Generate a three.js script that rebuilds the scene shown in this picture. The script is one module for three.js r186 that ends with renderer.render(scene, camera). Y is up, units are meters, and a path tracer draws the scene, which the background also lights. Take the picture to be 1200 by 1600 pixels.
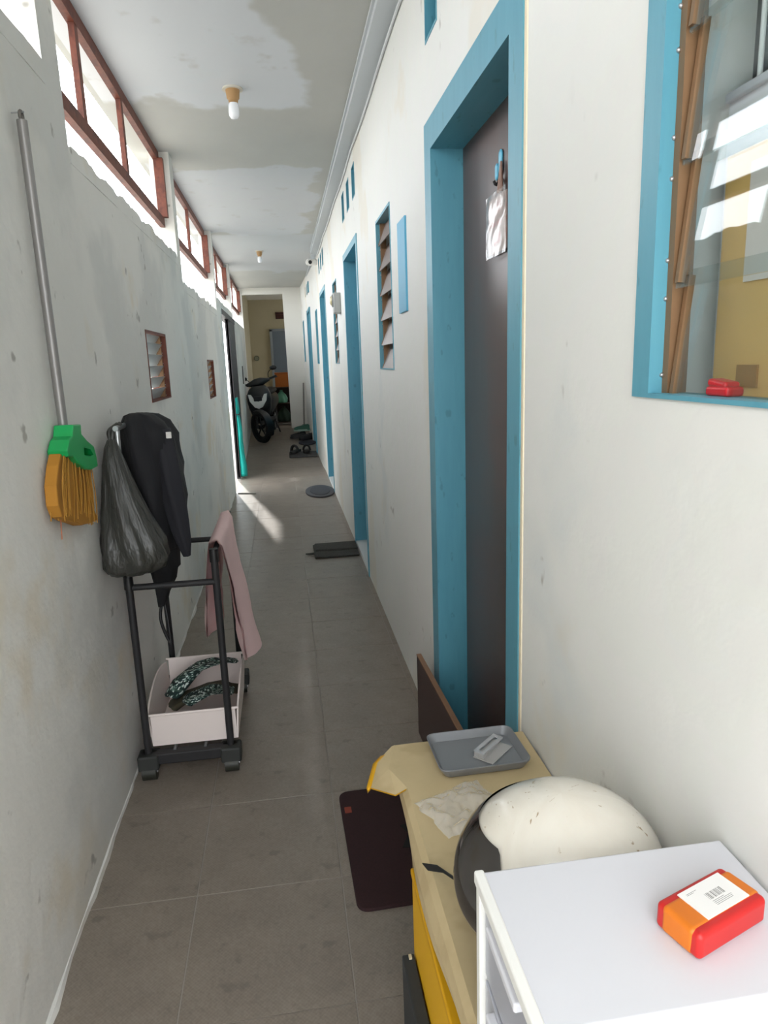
import * as THREE from 'three';
import { RoundedBoxGeometry } from 'three/addons/geometries/RoundedBoxGeometry.js';
import { mergeGeometries } from 'three/addons/utils/BufferGeometryUtils.js';

// ------------------------------------------------------------------ camera, sky, sun, exposure
const EYE = new THREE.Vector3(0, 1.4325, 0), FOCAL = 1075;
const scene = new THREE.Scene();
const camera = new THREE.PerspectiveCamera(2 * Math.atan(800 / FOCAL) * 180 / Math.PI, 0.75, 0.02, 80);
const fwd = new THREE.Vector3(440 - 600, 800 - 569, -FOCAL).normalize();       // the corridor's direction, in the camera's own axes
const down = new THREE.Vector3(760 - 600, 800 - 5560, -FOCAL);                 // plumb lines
down.addScaledVector(fwd, -down.dot(fwd)).normalize();
const up = down.clone().negate(), right = new THREE.Vector3().crossVectors(fwd, up);
const camToWorld = new THREE.Matrix4().set(right.x, right.y, right.z, 0, up.x, up.y, up.z, 0, -fwd.x, -fwd.y, -fwd.z, 0, 0, 0, 0, 1);
camera.quaternion.setFromRotationMatrix(camToWorld);
camera.position.copy(EYE);
scene.add(camera);

scene.background = new THREE.Color().setRGB(0.93, 0.965, 1.0);
scene.backgroundIntensity = 6.2;
const sun = new THREE.DirectionalLight(new THREE.Color().setRGB(1, 0.96, 0.9), 3.4);
sun.position.set(-0.2 * 20, 0.66 * 20, -5 - 0.98 * 20);
sun.target.position.set(0, 0, -5);
sun.castShadow = true; sun.shadow.radius = 3;
Object.assign(sun.shadow.camera, { left: -12, right: 12, top: 12, bottom: -12, near: 1, far: 60 });
sun.shadow.mapSize.set(2048, 2048);
scene.add(sun, sun.target);

const renderer = new THREE.WebGLRenderer({ antialias: true });
renderer.toneMapping = THREE.LinearToneMapping;
renderer.toneMappingExposure = 0.98;
renderer.shadowMap.enabled = true;

// ------------------------------------------------------------------ helpers
let seedState = 12345;
const rnd = (a = 0, b = 1) => { seedState = (seedState * 1664525 + 1013904223) >>> 0; return a + (b - a) * seedState / 4294967296; };
const V = (x, y, z) => new THREE.Vector3(x, y, z);
const ray = (px, py) => V(px - 600, 800 - py, -FOCAL).applyMatrix4(camToWorld);
const onX = (px, py, x) => { const r = ray(px, py); return r.multiplyScalar(x / r.x).add(EYE); };
const onY = (px, py, y) => { const r = ray(px, py); return r.multiplyScalar((y - EYE.y) / r.y).add(EYE); };
const onZ = (px, py, z) => { const r = ray(px, py); return r.multiplyScalar(z / r.z).add(EYE); };
const used = new Map();
function numbered(name) { const n = used.get(name) ?? 0; used.set(name, n + 1); return n ? `${name}_${String(n).padStart(3, '0')}` : name; }
function shadow(o) { o.castShadow = true; o.receiveShadow = true; return o; }
function part(parent, name, geo, mat, label) {
  const m = shadow(new THREE.Mesh(geo, mat)); m.name = name; parent.add(m);
  if (label) m.userData.label = label;
  return m;
}
function thing(name, label, category, pos = [0, 0, 0], turn = 0, group) {
  const o = new THREE.Group(); o.name = numbered(name); o.position.set(...pos); o.rotation.y = turn;
  o.userData = { label, category }; if (group) o.userData.group = group;
  scene.add(o); return o;
}
function single(name, label, category, geo, mat, group) {
  const m = shadow(new THREE.Mesh(geo, mat)); m.name = numbered(name); m.userData = { label, category };
  if (group) m.userData.group = group;
  scene.add(m); return m;
}
function struct(name, geo, mat, label, category) {
  const o = geo ? shadow(new THREE.Mesh(geo, mat)) : new THREE.Group();
  o.name = name; o.userData = { kind: 'structure', label, category }; scene.add(o); return o;
}
const merge = (list) => mergeGeometries(list.map((g) => { const n = g.index ? g.toNonIndexed() : g; for (const k of Object.keys(n.attributes)) if (!['position', 'normal', 'uv'].includes(k)) n.deleteAttribute(k); return n; }));
// uv in metres from the way each face points
function metreUV(g) {
  const n = g.index ? g.toNonIndexed() : g; n.computeVertexNormals();
  const p = n.attributes.position, uv = new Float32Array(p.count * 2), a = V(), b = V(), c = V();
  for (let i = 0; i < p.count; i += 3) {
    a.fromBufferAttribute(p, i); b.fromBufferAttribute(p, i + 1); c.fromBufferAttribute(p, i + 2);
    const f = b.clone().sub(a).cross(c.clone().sub(a)), x = Math.abs(f.x), y = Math.abs(f.y), z = Math.abs(f.z);
    [a, b, c].forEach((v, k) => { const q = x >= y && x >= z ? [v.z, v.y] : y >= z ? [v.x, v.z] : [v.x, v.y]; uv[(i + k) * 2] = q[0]; uv[(i + k) * 2 + 1] = q[1]; });
  }
  n.setAttribute('uv', new THREE.BufferAttribute(uv, 2)); return n;
}
const box = (x0, x1, y0, y1, z0, z1) => new THREE.BoxGeometry(Math.abs(x1 - x0), Math.abs(y1 - y0), Math.abs(z1 - z0)).translate((x0 + x1) / 2, (y0 + y1) / 2, (z0 + z1) / 2);
const mbox = (...a) => metreUV(box(...a));
const rbox = (x0, x1, y0, y1, z0, z1, r = 0.004, s = 2) => new RoundedBoxGeometry(Math.abs(x1 - x0), Math.abs(y1 - y0), Math.abs(z1 - z0), s, r).translate((x0 + x1) / 2, (y0 + y1) / 2, (z0 + z1) / 2);
function rod(a, b, r, r2 = r, seg = 10) {
  const d = b.clone().sub(a), g = new THREE.CylinderGeometry(r2, r, d.length(), seg);
  g.applyQuaternion(new THREE.Quaternion().setFromUnitVectors(V(0, 1, 0), d.clone().normalize()));
  return g.translate((a.x + b.x) / 2, (a.y + b.y) / 2, (a.z + b.z) / 2);
}
const tube = (pts, r, n = 40, seg = 8) => new THREE.TubeGeometry(new THREE.CatmullRomCurve3(pts), n, r, seg);
const poly = (pts) => new THREE.Shape(pts.map(([x, y]) => new THREE.Vector2(x, y)));
function extrude(shape, depth, bevel = 0, curve = 8) {
  return new THREE.ExtrudeGeometry(shape, { depth, bevelEnabled: bevel > 0, bevelSize: bevel, bevelThickness: bevel, bevelSegments: 2, curveSegments: curve });
}
// a slab standing in the plane x = const: the shape is drawn in (-z, y), thickness grows to +x
const slabX = (shape, x0, depth, bevel = 0) => extrude(shape, depth, bevel).rotateY(Math.PI / 2).translate(x0, 0, 0);
const rectPath = (u0, u1, v0, v1) => poly([[u0, v0], [u1, v0], [u1, v1], [u0, v1]]);
function roundRect(w, h, r) {
  const s = new THREE.Shape(), x = -w / 2, y = -h / 2;
  s.moveTo(x + r, y); s.lineTo(x + w - r, y); s.quadraticCurveTo(x + w, y, x + w, y + r); s.lineTo(x + w, y + h - r); s.quadraticCurveTo(x + w, y + h, x + w - r, y + h);
  s.lineTo(x + r, y + h); s.quadraticCurveTo(x, y + h, x, y + h - r); s.lineTo(x, y + r); s.quadraticCurveTo(x, y, x + r, y); return s;
}
// a skin through rings of points (each ring an array of the same length); ends closed when cap is set
function loft(rings, cap = true, closed = true) {
  const n = rings[0].length, pos = [], uv = [], idx = [];
  rings.forEach((r, j) => r.forEach((p, i) => { pos.push(p.x, p.y, p.z); uv.push(i / n, j / (rings.length - 1)); }));
  const m = closed ? n : n - 1;
  for (let j = 0; j < rings.length - 1; j++) for (let i = 0; i < m; i++) {
    const a = j * n + i, b = j * n + (i + 1) % n; idx.push(a, b, a + n, b, b + n, a + n);
  }
  if (cap) for (const [j, flip] of [[0, true], [rings.length - 1, false]]) {
    const c = rings[j].reduce((s, p) => s.add(p), V()).divideScalar(n), at = pos.length / 3;
    pos.push(c.x, c.y, c.z); uv.push(0.5, 0.5);
    for (let i = 0; i < n; i++) { const a = j * n + i, b = j * n + (i + 1) % n; flip ? idx.push(at, b, a) : idx.push(at, a, b); }
  }
  const g = new THREE.BufferGeometry();
  g.setAttribute('position', new THREE.Float32BufferAttribute(pos, 3)); g.setAttribute('uv', new THREE.Float32BufferAttribute(uv, 2));
  g.setIndex(idx); g.computeVertexNormals(); return g;
}
const ringY = (cx, y, cz, rx, rz, n = 20, pw = 1, f = () => 1) => Array.from({ length: n }, (_, i) => {
  const t = -i / n * Math.PI * 2, c = Math.cos(t), s = Math.sin(t), k = f(i / n, y);
  return V(cx + Math.sign(c) * Math.abs(c) ** pw * rx * k, y, cz + Math.sign(s) * Math.abs(s) ** pw * rz * k);
});

// ------------------------------------------------------------------ noise textures
function lattice(seed) {
  const t = new Float32Array(4096); let s = seed * 7919 + 17;
  for (let i = 0; i < 4096; i++) { s = (s * 1664525 + 1013904223) >>> 0; t[i] = s / 4294967296; }
  return (x, y, per) => {
    const xi = Math.floor(x), yi = Math.floor(y), fx = x - xi, fy = y - yi, sx = fx * fx * (3 - 2 * fx), sy = fy * fy * (3 - 2 * fy);
    const at = (i, j) => t[((((i % per) + per) % per) * 67 + (((j % per) + per) % per) * 131 + per * 13) & 4095];
    return (at(xi, yi) * (1 - sx) + at(xi + 1, yi) * sx) * (1 - sy) + (at(xi, yi + 1) * (1 - sx) + at(xi + 1, yi + 1) * sx) * sy;
  };
}
function fbm(L, u, v, per, oct) { let s = 0, a = 0.5, w = 0; for (let o = 0; o < oct; o++) { s += a * L(u * per, v * per, per); w += a; a *= 0.55; per *= 2; } return s / w; }
function texture(w, h, metresX, metresY, fn, color = true) {
  const d = new Uint8Array(w * h * 4);
  for (let j = 0; j < h; j++) for (let i = 0; i < w; i++) { const c = fn(i / w, j / h), k = (j * w + i) * 4; d[k] = Math.max(0, Math.min(255, c[0])); d[k + 1] = Math.max(0, Math.min(255, c[1])); d[k + 2] = Math.max(0, Math.min(255, c[2])); d[k + 3] = 255; }
  const t = new THREE.DataTexture(d, w, h); t.wrapS = t.wrapT = THREE.RepeatWrapping; t.magFilter = THREE.LinearFilter; t.minFilter = THREE.LinearMipmapLinearFilter; t.generateMipmaps = true;
  if (color) t.colorSpace = THREE.SRGBColorSpace;
  t.repeat.set(1 / metresX, 1 / metresY); t.needsUpdate = true; return t;
}
const mixc = (a, b, t) => a.map((v, i) => v + (b[i] - v) * t);
const step = (a, b, x) => { const t = Math.max(0, Math.min(1, (x - a) / (b - a))); return t * t * (3 - 2 * t); };
const L1 = lattice(1), L2 = lattice(2), L3 = lattice(3), L4 = lattice(4), L5 = lattice(5);
const canvasTexture = (w, h, draw) => {
  const c = document.createElement('canvas'); c.width = w; c.height = h; draw(c.getContext('2d'), w, h);
  const t = new THREE.CanvasTexture(c); t.colorSpace = THREE.SRGBColorSpace; return t;
};

// ------------------------------------------------------------------ materials
const std = (color, roughness = 0.7, more = {}) => new THREE.MeshStandardMaterial({ color, roughness, ...more });
const bumpFine = texture(512, 512, 0.6, 0.6, (u, v) => { const n = 255 * fbm(L3, u, v, 12, 5); return [n, n, n]; }, false);
const paintRight = texture(1024, 1024, 2.4, 2.4, (u, v) => {
  const n = fbm(L1, u, v, 4, 6), p = fbm(L2, u, v, 3, 5), s = fbm(L4, u, v, 24, 4), q = fbm(L5, u, v, 6, 5);
  let c = mixc([236, 235, 230], [226, 226, 222], n);
  c = mixc(c, [208, 214, 216], 0.55 * step(0.58, 0.72, p));                 // patches where older bluish paint shows
  c = mixc(c, [226, 217, 200], 0.45 * step(0.62, 0.75, q));
  return mixc(c, [170, 164, 156], 0.7 * step(0.76, 0.84, s) * step(0.45, 0.6, p));
});
const paintLeft = texture(1024, 1024, 2.2, 2.2, (u, v) => {
  const n = fbm(L2, u, v, 4, 6), p = fbm(L3, u, v, 5, 5), s = fbm(L5, u, v, 24, 4), q = fbm(L1, u + 0.3, v, 3, 6);
  let c = mixc([236, 234, 228], [226, 224, 218], n);
  c = mixc(c, [222, 208, 184], 0.6 * step(0.52, 0.7, p));
  c = mixc(c, [206, 206, 202], 0.6 * step(0.55, 0.7, q));
  return mixc(c, [140, 136, 128], 0.6 * step(0.77, 0.85, s));
});
const mWallR = std('#ffffff', 0.75, { map: paintRight, bumpMap: bumpFine, bumpScale: 0.0015 });
const mWallL = std('#ffffff', 0.75, { map: paintLeft, bumpMap: bumpFine, bumpScale: 0.0025 });
const mPlain = std('#e6e4dd', 0.8);
const mTrim = std('#c9ced2', 0.6);
const tileMap = (k) => texture(512, 512, 0.4, 0.4, (u, v) => {
  const w = 8 * Math.sin(u * Math.PI * 2 * 40) * Math.sin(v * Math.PI * 2 * 40), n = fbm([L1, L2, L3][k], u, v, 5, 6), f = fbm(L4, u + k * 0.3, v, 64, 2), d = fbm(L5, u, v + k * 0.2, 9, 4);
  const c = mixc([142, 131, 120], [124, 114, 104], n).map((x) => x + w * 0.5 + (f - 0.5) * 14);
  return mixc(c, [92, 84, 78], 0.35 * step(0.66, 0.85, d));
});
const mTiles = [0, 1, 2].map((k) => std('#ffffff', 0.38, { map: tileMap(k), bumpMap: bumpFine, bumpScale: 0.0004 }));
const mGrout = std('#9c958d', 0.85);
const mBlue = std('#60a2b5', 0.42, { map: texture(256, 512, 0.5, 1.0, (u, v) => { const n = fbm(L2, u * 4, v, 8, 5), s = fbm(L4, u, v, 20, 4); return mixc(mixc([255, 255, 255], [226, 236, 240], n), [206, 214, 210], 0.8 * step(0.72, 0.82, s)); }) });
const mBlueFlat = std('#55a5c6', 0.5);
const mDoor = std('#63534d', 0.3, { map: texture(256, 512, 0.8, 2.0, (u, v) => { const n = fbm(L3, u * 3, v, 10, 5), r = step(0.45, 0.62, fbm(L1, u, v, 3, 4)); return mixc(mixc([235, 235, 240], [215, 215, 220], n), [255, 210, 200], 0.5 * r); }) });
const mRedwood = std('#7a3f2b', 0.6, { map: texture(256, 256, 0.3, 0.3, (u, v) => { const n = fbm(L2, u * 2, v, 12, 5), d = fbm(L3, u, v, 6, 5); return mixc(mixc([255, 255, 255], [200, 190, 185], n), [150, 132, 122], 0.6 * step(0.5, 0.8, d)); }) });
const mBrownAlu = std('#8a6a4c', 0.45, { metalness: 0.25 });
const mGlass = new THREE.MeshPhysicalMaterial({ color: '#f2f6f6', transmission: 1, roughness: 0.015, ior: 1.5, thickness: 0, side: THREE.DoubleSide });
const mGlassDull = new THREE.MeshPhysicalMaterial({ color: '#aeb6b8', transmission: 0.45, roughness: 0.35, thickness: 0, side: THREE.DoubleSide });
const mSlat = std('#7b6a62', 0.4);
const mDark = std('#1d1c1e', 0.6);
const mBlack = std('#101012', 0.45);
const mSteel = std('#2b272b', 0.5, { metalness: 0.2 });
const mChrome = std('#b7b9bb', 0.3, { metalness: 0.8 });
const mWhitePlastic = std('#dcdce2', 0.4);
const mConcrete = std('#b9b6ae', 0.9);

// ------------------------------------------------------------------ the shell
const XL = -0.614, XR = 0.504, CEIL = 2.74, ZEND = -12.7, ZBACK = 0.75;
const rise = (z) => (z > -9.8 ? 0 : Math.min(0.29, (-z - 9.8) * 0.1));      // the far floor climbs towards the end room
const xR = (z) => (z > -9.3 ? XR : XR - 0.0305 * (-z - 9.3));               // the far right wall closes in a little

// floor: bed and single tiles
{
  const floor = struct('floor', null, null, 'grey tiled corridor floor', 'floor');
  const bed = [];
  const cuts = [ZBACK, -9.8, ZEND, -15.1];
  const prof = [[-ZBACK, -0.002], [9.8, -0.002], [12.7, 0.288], [15.1, 0.288], [15.1, -0.2], [-ZBACK, -0.2]];
  bed.push(slabX(poly(prof), XL - 0.13, 2.9));
  part(floor, 'grout_bed', metreUV(merge(bed)), mGrout);
  const P = 0.4, gap = 0.0025;
  const cols = [[XL, -0.325], [-0.325, 0.077], [0.077, 0.477], [0.477, 0.56]];
  for (let k = -8; k < 36; k++) {
    const z0 = -1.7 + 0.1 - 0.1 - P * k, z1 = z0 - P;
    if (z1 > ZBACK - 0.3 || z1 < -15.1) continue;
    cols.forEach(([a, b], ci) => {
      const w = b - a - gap, d = P - gap, y0 = rise(Math.max(z0, ZEND)), y1 = rise(Math.max(z1, ZEND)), lift = rnd(-0.0006, 0.0006);
      const g = metreUV(new RoundedBoxGeometry(w, 0.008, d, 1, 0.0012));
      const uv = g.attributes.uv, ou = Math.floor(rnd(0, 8)) * 0.13, ov = Math.floor(rnd(0, 8)) * 0.17;
      for (let i = 0; i < uv.count; i++) uv.setXY(i, uv.getX(i) + ou, uv.getY(i) + ov);
      const t = part(floor, 'tile', g, mTiles[(k + ci * 2 + 30) % 3]);
      t.position.set((a + b) / 2, (y0 + y1) / 2 - 0.004 + lift, (z0 + z1) / 2);
      t.rotation.x = Math.atan2(y1 - y0, P);
    });
  }
}
// ceiling: dirty white boards, base greyed to hold shade, with a fresher, repainted patch and water marks
{
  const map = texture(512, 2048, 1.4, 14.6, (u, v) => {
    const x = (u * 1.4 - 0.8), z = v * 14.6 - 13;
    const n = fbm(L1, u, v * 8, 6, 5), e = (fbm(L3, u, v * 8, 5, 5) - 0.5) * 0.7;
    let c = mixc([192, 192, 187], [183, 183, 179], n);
    const patch = step(0.06, -0.02, Math.max(x - (0.02 - (z + 3.2) * 0.25), -3.95 - z, z + 2.55) + e * 0.5);
    c = mixc(c, [216, 220, 226], 0.8 * patch);
    const p2 = step(0.06, -0.02, Math.max(x - 0.3, -7.6 - z, z + 5.2) + e * 0.8), p3 = step(0.1, -0.1, Math.max(-10.5 - z, z + 7.6) + e);
    c = mixc(c, [206, 210, 217], 0.7 * Math.max(p2, p3 * 0.8));
    const s = fbm(L5, u, v * 9, 14, 4), spot = step(0.05, 0.0, Math.hypot(x + 0.33, (z + 2.75) * 0.8) - 0.02 - (s - 0.5) * 0.12);
    c = mixc(c, [168, 156, 142], 0.45 * spot);
    return mixc(c, [166, 160, 152], 0.3 * step(0.66, 0.9, s) * Math.max(patch, p2));
  });
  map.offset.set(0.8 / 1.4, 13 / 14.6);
  struct('ceiling', metreUV(box(-0.83, 0.66, CEIL, CEIL + 0.12, ZEND, ZBACK)), std('#ffffff', 0.85, { map }), 'off-white ceiling with a repainted patch and water marks', 'ceiling');  // slab carried past the left wall as an added eave against sun
}
// wall_left with the high window bays, two small louvre windows and the gateway
const bays = [[-0.6, 2.28, 2.29], [2.45, 4.78, 2.13], [4.93, 7.38, 1.99], [7.52, 9.7, 2.12], [9.86, 12.7, 2.02]];
const smallLeft = [[3.4, 3.96, 1.275, 1.61], [6.03, 6.55, 1.165, 1.49]];
const GATE = [8.0, 10.1, 2.05];
{
  const s = poly([[-ZBACK, -0.1], [GATE[0], -0.1], [GATE[0], GATE[2]], [GATE[1], GATE[2]], [GATE[1], -0.1], [12.7, -0.1], [12.7, CEIL + 0.06], [-ZBACK, CEIL + 0.06]]);
  for (const [a, b, y] of bays) s.holes.push(rectPath(a, Math.min(b, 12.66), y - 0.05 > GATE[2] || b < 7.9 ? y - 0.05 : GATE[2] + 0.01, CEIL + 0.02));
  for (const [a, b, c, d] of smallLeft) s.holes.push(rectPath(a, b, c, d));
  struct('wall_left', metreUV(slabX(s, XL - 0.12, 0.12)), mWallL, 'long grey-white plaster wall with high window bays', 'wall');
  // rough mortar skirt where the left wall meets the floor
  const rings = [];
  for (let i = 0; i <= 160; i++) {
    const z = 0.4 - i * 0.05, r = 0.002 + 0.03 * Math.max(0, fbm(L4, i / 160, 0.3, 40, 3) - 0.42), h = 0.008 + 0.02 * fbm(L5, i / 160, 0.7, 30, 3);
    rings.push([V(XL - 0.01, -0.004, z), V(XL + r, -0.002, z), V(XL + r * 0.5, h * 0.6, z), V(XL - 0.01, h, z)]);
  }
  struct('trim_1', metreUV(loft(rings)), mWallL, 'rough uneven mortar line at the foot of the left wall', 'trim');
}
// clerestory windows in the bays
bays.forEach(([a, b, y], k) => {
  const w = struct(`window_${k + 1}`, null, null, ['brown timber clerestory window above the hung broom', 'long brown timber clerestory window with three open lights beside the round bulb', 'second brown clerestory window past the first white pier', 'clerestory window above the gateway', 'last clerestory window before the end wall'][k], 'window');
  const fb = Math.max(y + 0.17, 2.29), ft = CEIL - 0.002, x0 = -0.702, x1 = -0.672;
  const rails = [['bottom_rail', box(x0, x1, fb, fb + 0.055, -a, -b)], ['top_rail', box(x0, x1, ft - 0.055, ft, -a, -b)]];
  for (const [n, g] of rails) part(w, n, metreUV(g), mRedwood);
  const ps = k === 1 ? [2.47, 3.0, 3.75, 4.73] : k === 0 ? [-0.2, 0.7, 1.5, 2.25] : [a + 0.03, a + (b - a) * 0.5, b - 0.05];
  for (const p of ps) part(w, 'mullion', metreUV(box(x0 + 0.005, x1 + (p > b - 0.1 ? 0.03 : -0.003), fb + 0.05, ft - 0.05, -(p - 0.024), -(p + 0.024))), mRedwood);
  // the wall's broken top edge, left rough under the frame
  const rings = [], n = Math.round((b - a) / 0.03);
  for (let i = 0; i <= n; i++) {
    const z = -(a + (b - a) * i / n), e = y + (k ? 0.028 : 0.008) * (fbm(L4, i / n, k * 0.2 + 0.1, 24, 4) - 0.5) * 2, o = 0.003 * fbm(L5, i / n, 0.5, 30, 2);
    const yb = y - 0.06 > GATE[2] || b < 7.9 ? y - 0.06 : GATE[2] + 0.005;
    rings.push([V(-0.733, yb, z), V(XL + o, yb, z), V(XL + o, Math.max(e, yb + 0.004), z), V(-0.733, Math.max(e - 0.01, yb + 0.002), z)].reverse());
  }
  part(w, 'sill', metreUV(loft(rings)), mWallL, 'ragged broken edge of the plaster');
});
// gateway frame in the left wall, its far half shut by a dark leaf
const LEAF = 8.92;
{
  const g = struct('door_5', null, null, 'half open gateway with a dark steel leaf in the left wall', 'gate');
  part(g, 'post', box(XL - 0.1, XL - 0.05, 0, GATE[2], -GATE[0], -GATE[0] - 0.03), mSteel);
  part(g, 'head_rail', box(XL - 0.1, XL + 0.004, GATE[2] - 0.06, GATE[2], -GATE[0], -GATE[1]), mSteel);
  part(g, 'leaf', rbox(XL - 0.03, XL - 0.004, 0.03, GATE[2] - 0.06, -LEAF, -GATE[1], 0.003), mSteel);
  part(g, 'leaf_stile', rbox(XL - 0.045, XL + 0.006, 0.01, GATE[2] - 0.06, -LEAF, -LEAF - 0.05, 0.004), mSteel);
  for (const y of [0.22, 1.06, 1.28]) part(g, 'bar', rod(V(XL - 0.075, y, -GATE[0] - 0.02), V(XL - 0.075, y, -LEAF), 0.006), mSteel);
}
// louvre window: frame, glass slats and the clips that carry them; side +1 hangs in the right wall, -1 in the left one
function louvre(w, u0, u1, y0, y1, xFace, side, { depth = 0.07, pitch = 0.12, glass = mGlass, lean = 0.3, frame = mBlue, fw = 0.035, channel = 0.025, thick = 0 } = {}) {
  const X = (d) => xFace + side * d, n = Math.max(2, Math.round((y1 - y0) / pitch)), p = (y1 - y0) / n;
  const s = rectPath(u0, u1, y0, y1); s.holes.push(rectPath(u0 + 0.004, u1 - fw, y0 + 0.006, y1 - 0.012));
  const th = thick || depth + 0.054, fx = side > 0 ? X(-0.004) : X(th - 0.004);
  part(w, 'frame', metreUV(slabX(s, fx, th)), frame);
  const c0 = u1 - fw - channel;
  part(w, 'channel', box(X(depth - 0.014), X(depth + 0.014), y0 + 0.006, y1 - 0.012, -(u1 - fw), -c0), mBrownAlu);
  part(w, 'channel', box(X(depth - 0.03), X(depth + 0.02), y0 + 0.006, y1 - 0.012, -(u0 + 0.004), -(u0 + 0.02)), mBrownAlu);
  for (let k = 0; k < n; k++) {
    const yc = y0 + p * (k + 0.5), h = p * 1.16;
    const g = new THREE.BoxGeometry(0.004, h, c0 - u0 - 0.03).rotateZ(side * -lean);
    const m = part(w, 'slat', g, glass); m.position.set(X(depth - 0.002), yc + 0.004, -(u0 + 0.02 + c0) / 2);
    const c = part(m, 'clip', new THREE.BoxGeometry(0.009, h * 0.92, 0.008).rotateZ(side * -lean), mBrownAlu); c.position.z = -(c0 - u0 - 0.03) / 2 + 0.004;
    for (const dy of [-0.28, 0.3]) { const r = part(m, 'rivet', new THREE.SphereGeometry(0.0035, 8, 6), mChrome); r.position.set(side * -0.013, dy * h, -(c0 - u0) / 2 - 0.004); }
  }
}
smallLeft.forEach(([a, b, c, d], k) => {
  const w = struct(`window_${k + 6}`, null, null, ['small brown framed louvre window above the black jacket', 'small brown louvre window beside the gateway'][k], 'window');
  louvre(w, a, b, c, d, XL, -1, { depth: 0.035, pitch: 0.056, glass: mGlassDull, lean: -0.6, frame: mRedwood, fw: 0.02, channel: 0.012 });
});

// wall_right, near straight stretch
const doors = [[1.43, 2.37, 2.16], [4.45, 5.38, 2.2], [7.62, 8.62, 2.24]];
const ventRow = (c) => [-0.36, 0, 0.36].map((d) => [c + d - 0.075, c + d + 0.085]);
const vents = [[1.9, 2.385, 2.55], [4.88, 2.42, 2.6], [8.12, 2.45, 2.62]];
const winR = [[0.28, 0.95, 1.37, 2.12], [3.14, 3.58, 1.39, 2.1], [6.14, 6.56, 1.42, 2.13]];
{
  const pts = [[-ZBACK, -0.1]];
  for (const [a, b, h] of doors) pts.push([a, -0.1], [a, h], [b, h], [b, -0.1]);
  pts.push([9.3, -0.1], [9.3, CEIL], [-ZBACK, CEIL]);
  const s = poly(pts);
  for (const [a, b, c, d] of winR) s.holes.push(rectPath(a, b, c, d));
  for (const [c, y0, y1] of vents) for (const [a, b] of ventRow(c)) s.holes.push(rectPath(a, b, y0, y1));
  struct('wall_right', metreUV(slabX(s, XR, 0.15)), mWallR, 'long white plaster wall with blue framed doors', 'wall');
  // far stretch, closing in
  const shear = (g) => { const p = g.attributes.position; for (let i = 0; i < p.count; i++) p.setX(i, p.getX(i) - 0.0305 * (-p.getZ(i) - 9.3)); return g; };
  const f = poly([[9.3, -0.1], [10.55, -0.1], [10.55, 2.24], [11.45, 2.24], [11.45, -0.1], [12.7, -0.1], [12.7, CEIL], [9.3, CEIL]]);
  for (const [a, b, c, d] of [[9.36, 9.72, 1.42, 2.12], [12.1, 12.45, 1.46, 2.14]]) f.holes.push(rectPath(a, b, c, d));
  for (const [a, b] of ventRow(11.0)) f.holes.push(rectPath(a, b, 2.45, 2.6));
  struct('wall_right_far', shear(metreUV(slabX(f, XR, 0.15))), mWallR, 'far stretch of the white right-hand wall', 'wall');
  // blue reveals of the vent slots
  [...vents, [11.0, 2.45, 2.6]].forEach(([c, y0, y1], k) => {
    const v = struct(`trim_${k + 4}`, null, null, ['three blue vent slots above the brown door', 'three blue vent slots above the second blue door frame', 'three blue vent slots above the third blue door frame', 'three blue vent slots above the farthest door'][k], 'vent');
    for (const [a, b] of ventRow(c)) { const h = rectPath(a - 0.002, b + 0.002, y0 - 0.002, y1 + 0.002); h.holes.push(rectPath(a + 0.006, b - 0.006, y0 + 0.006, y1 - 0.006)); part(v, 'vent_lining', metreUV(slabX(h, xR(-c) - 0.002, 0.13)), mBlue); part(v, 'vent_back', box(xR(-c) + 0.1, xR(-c) + 0.106, y0, y1, -a, -b), mBlue); }
  });
}
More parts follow.
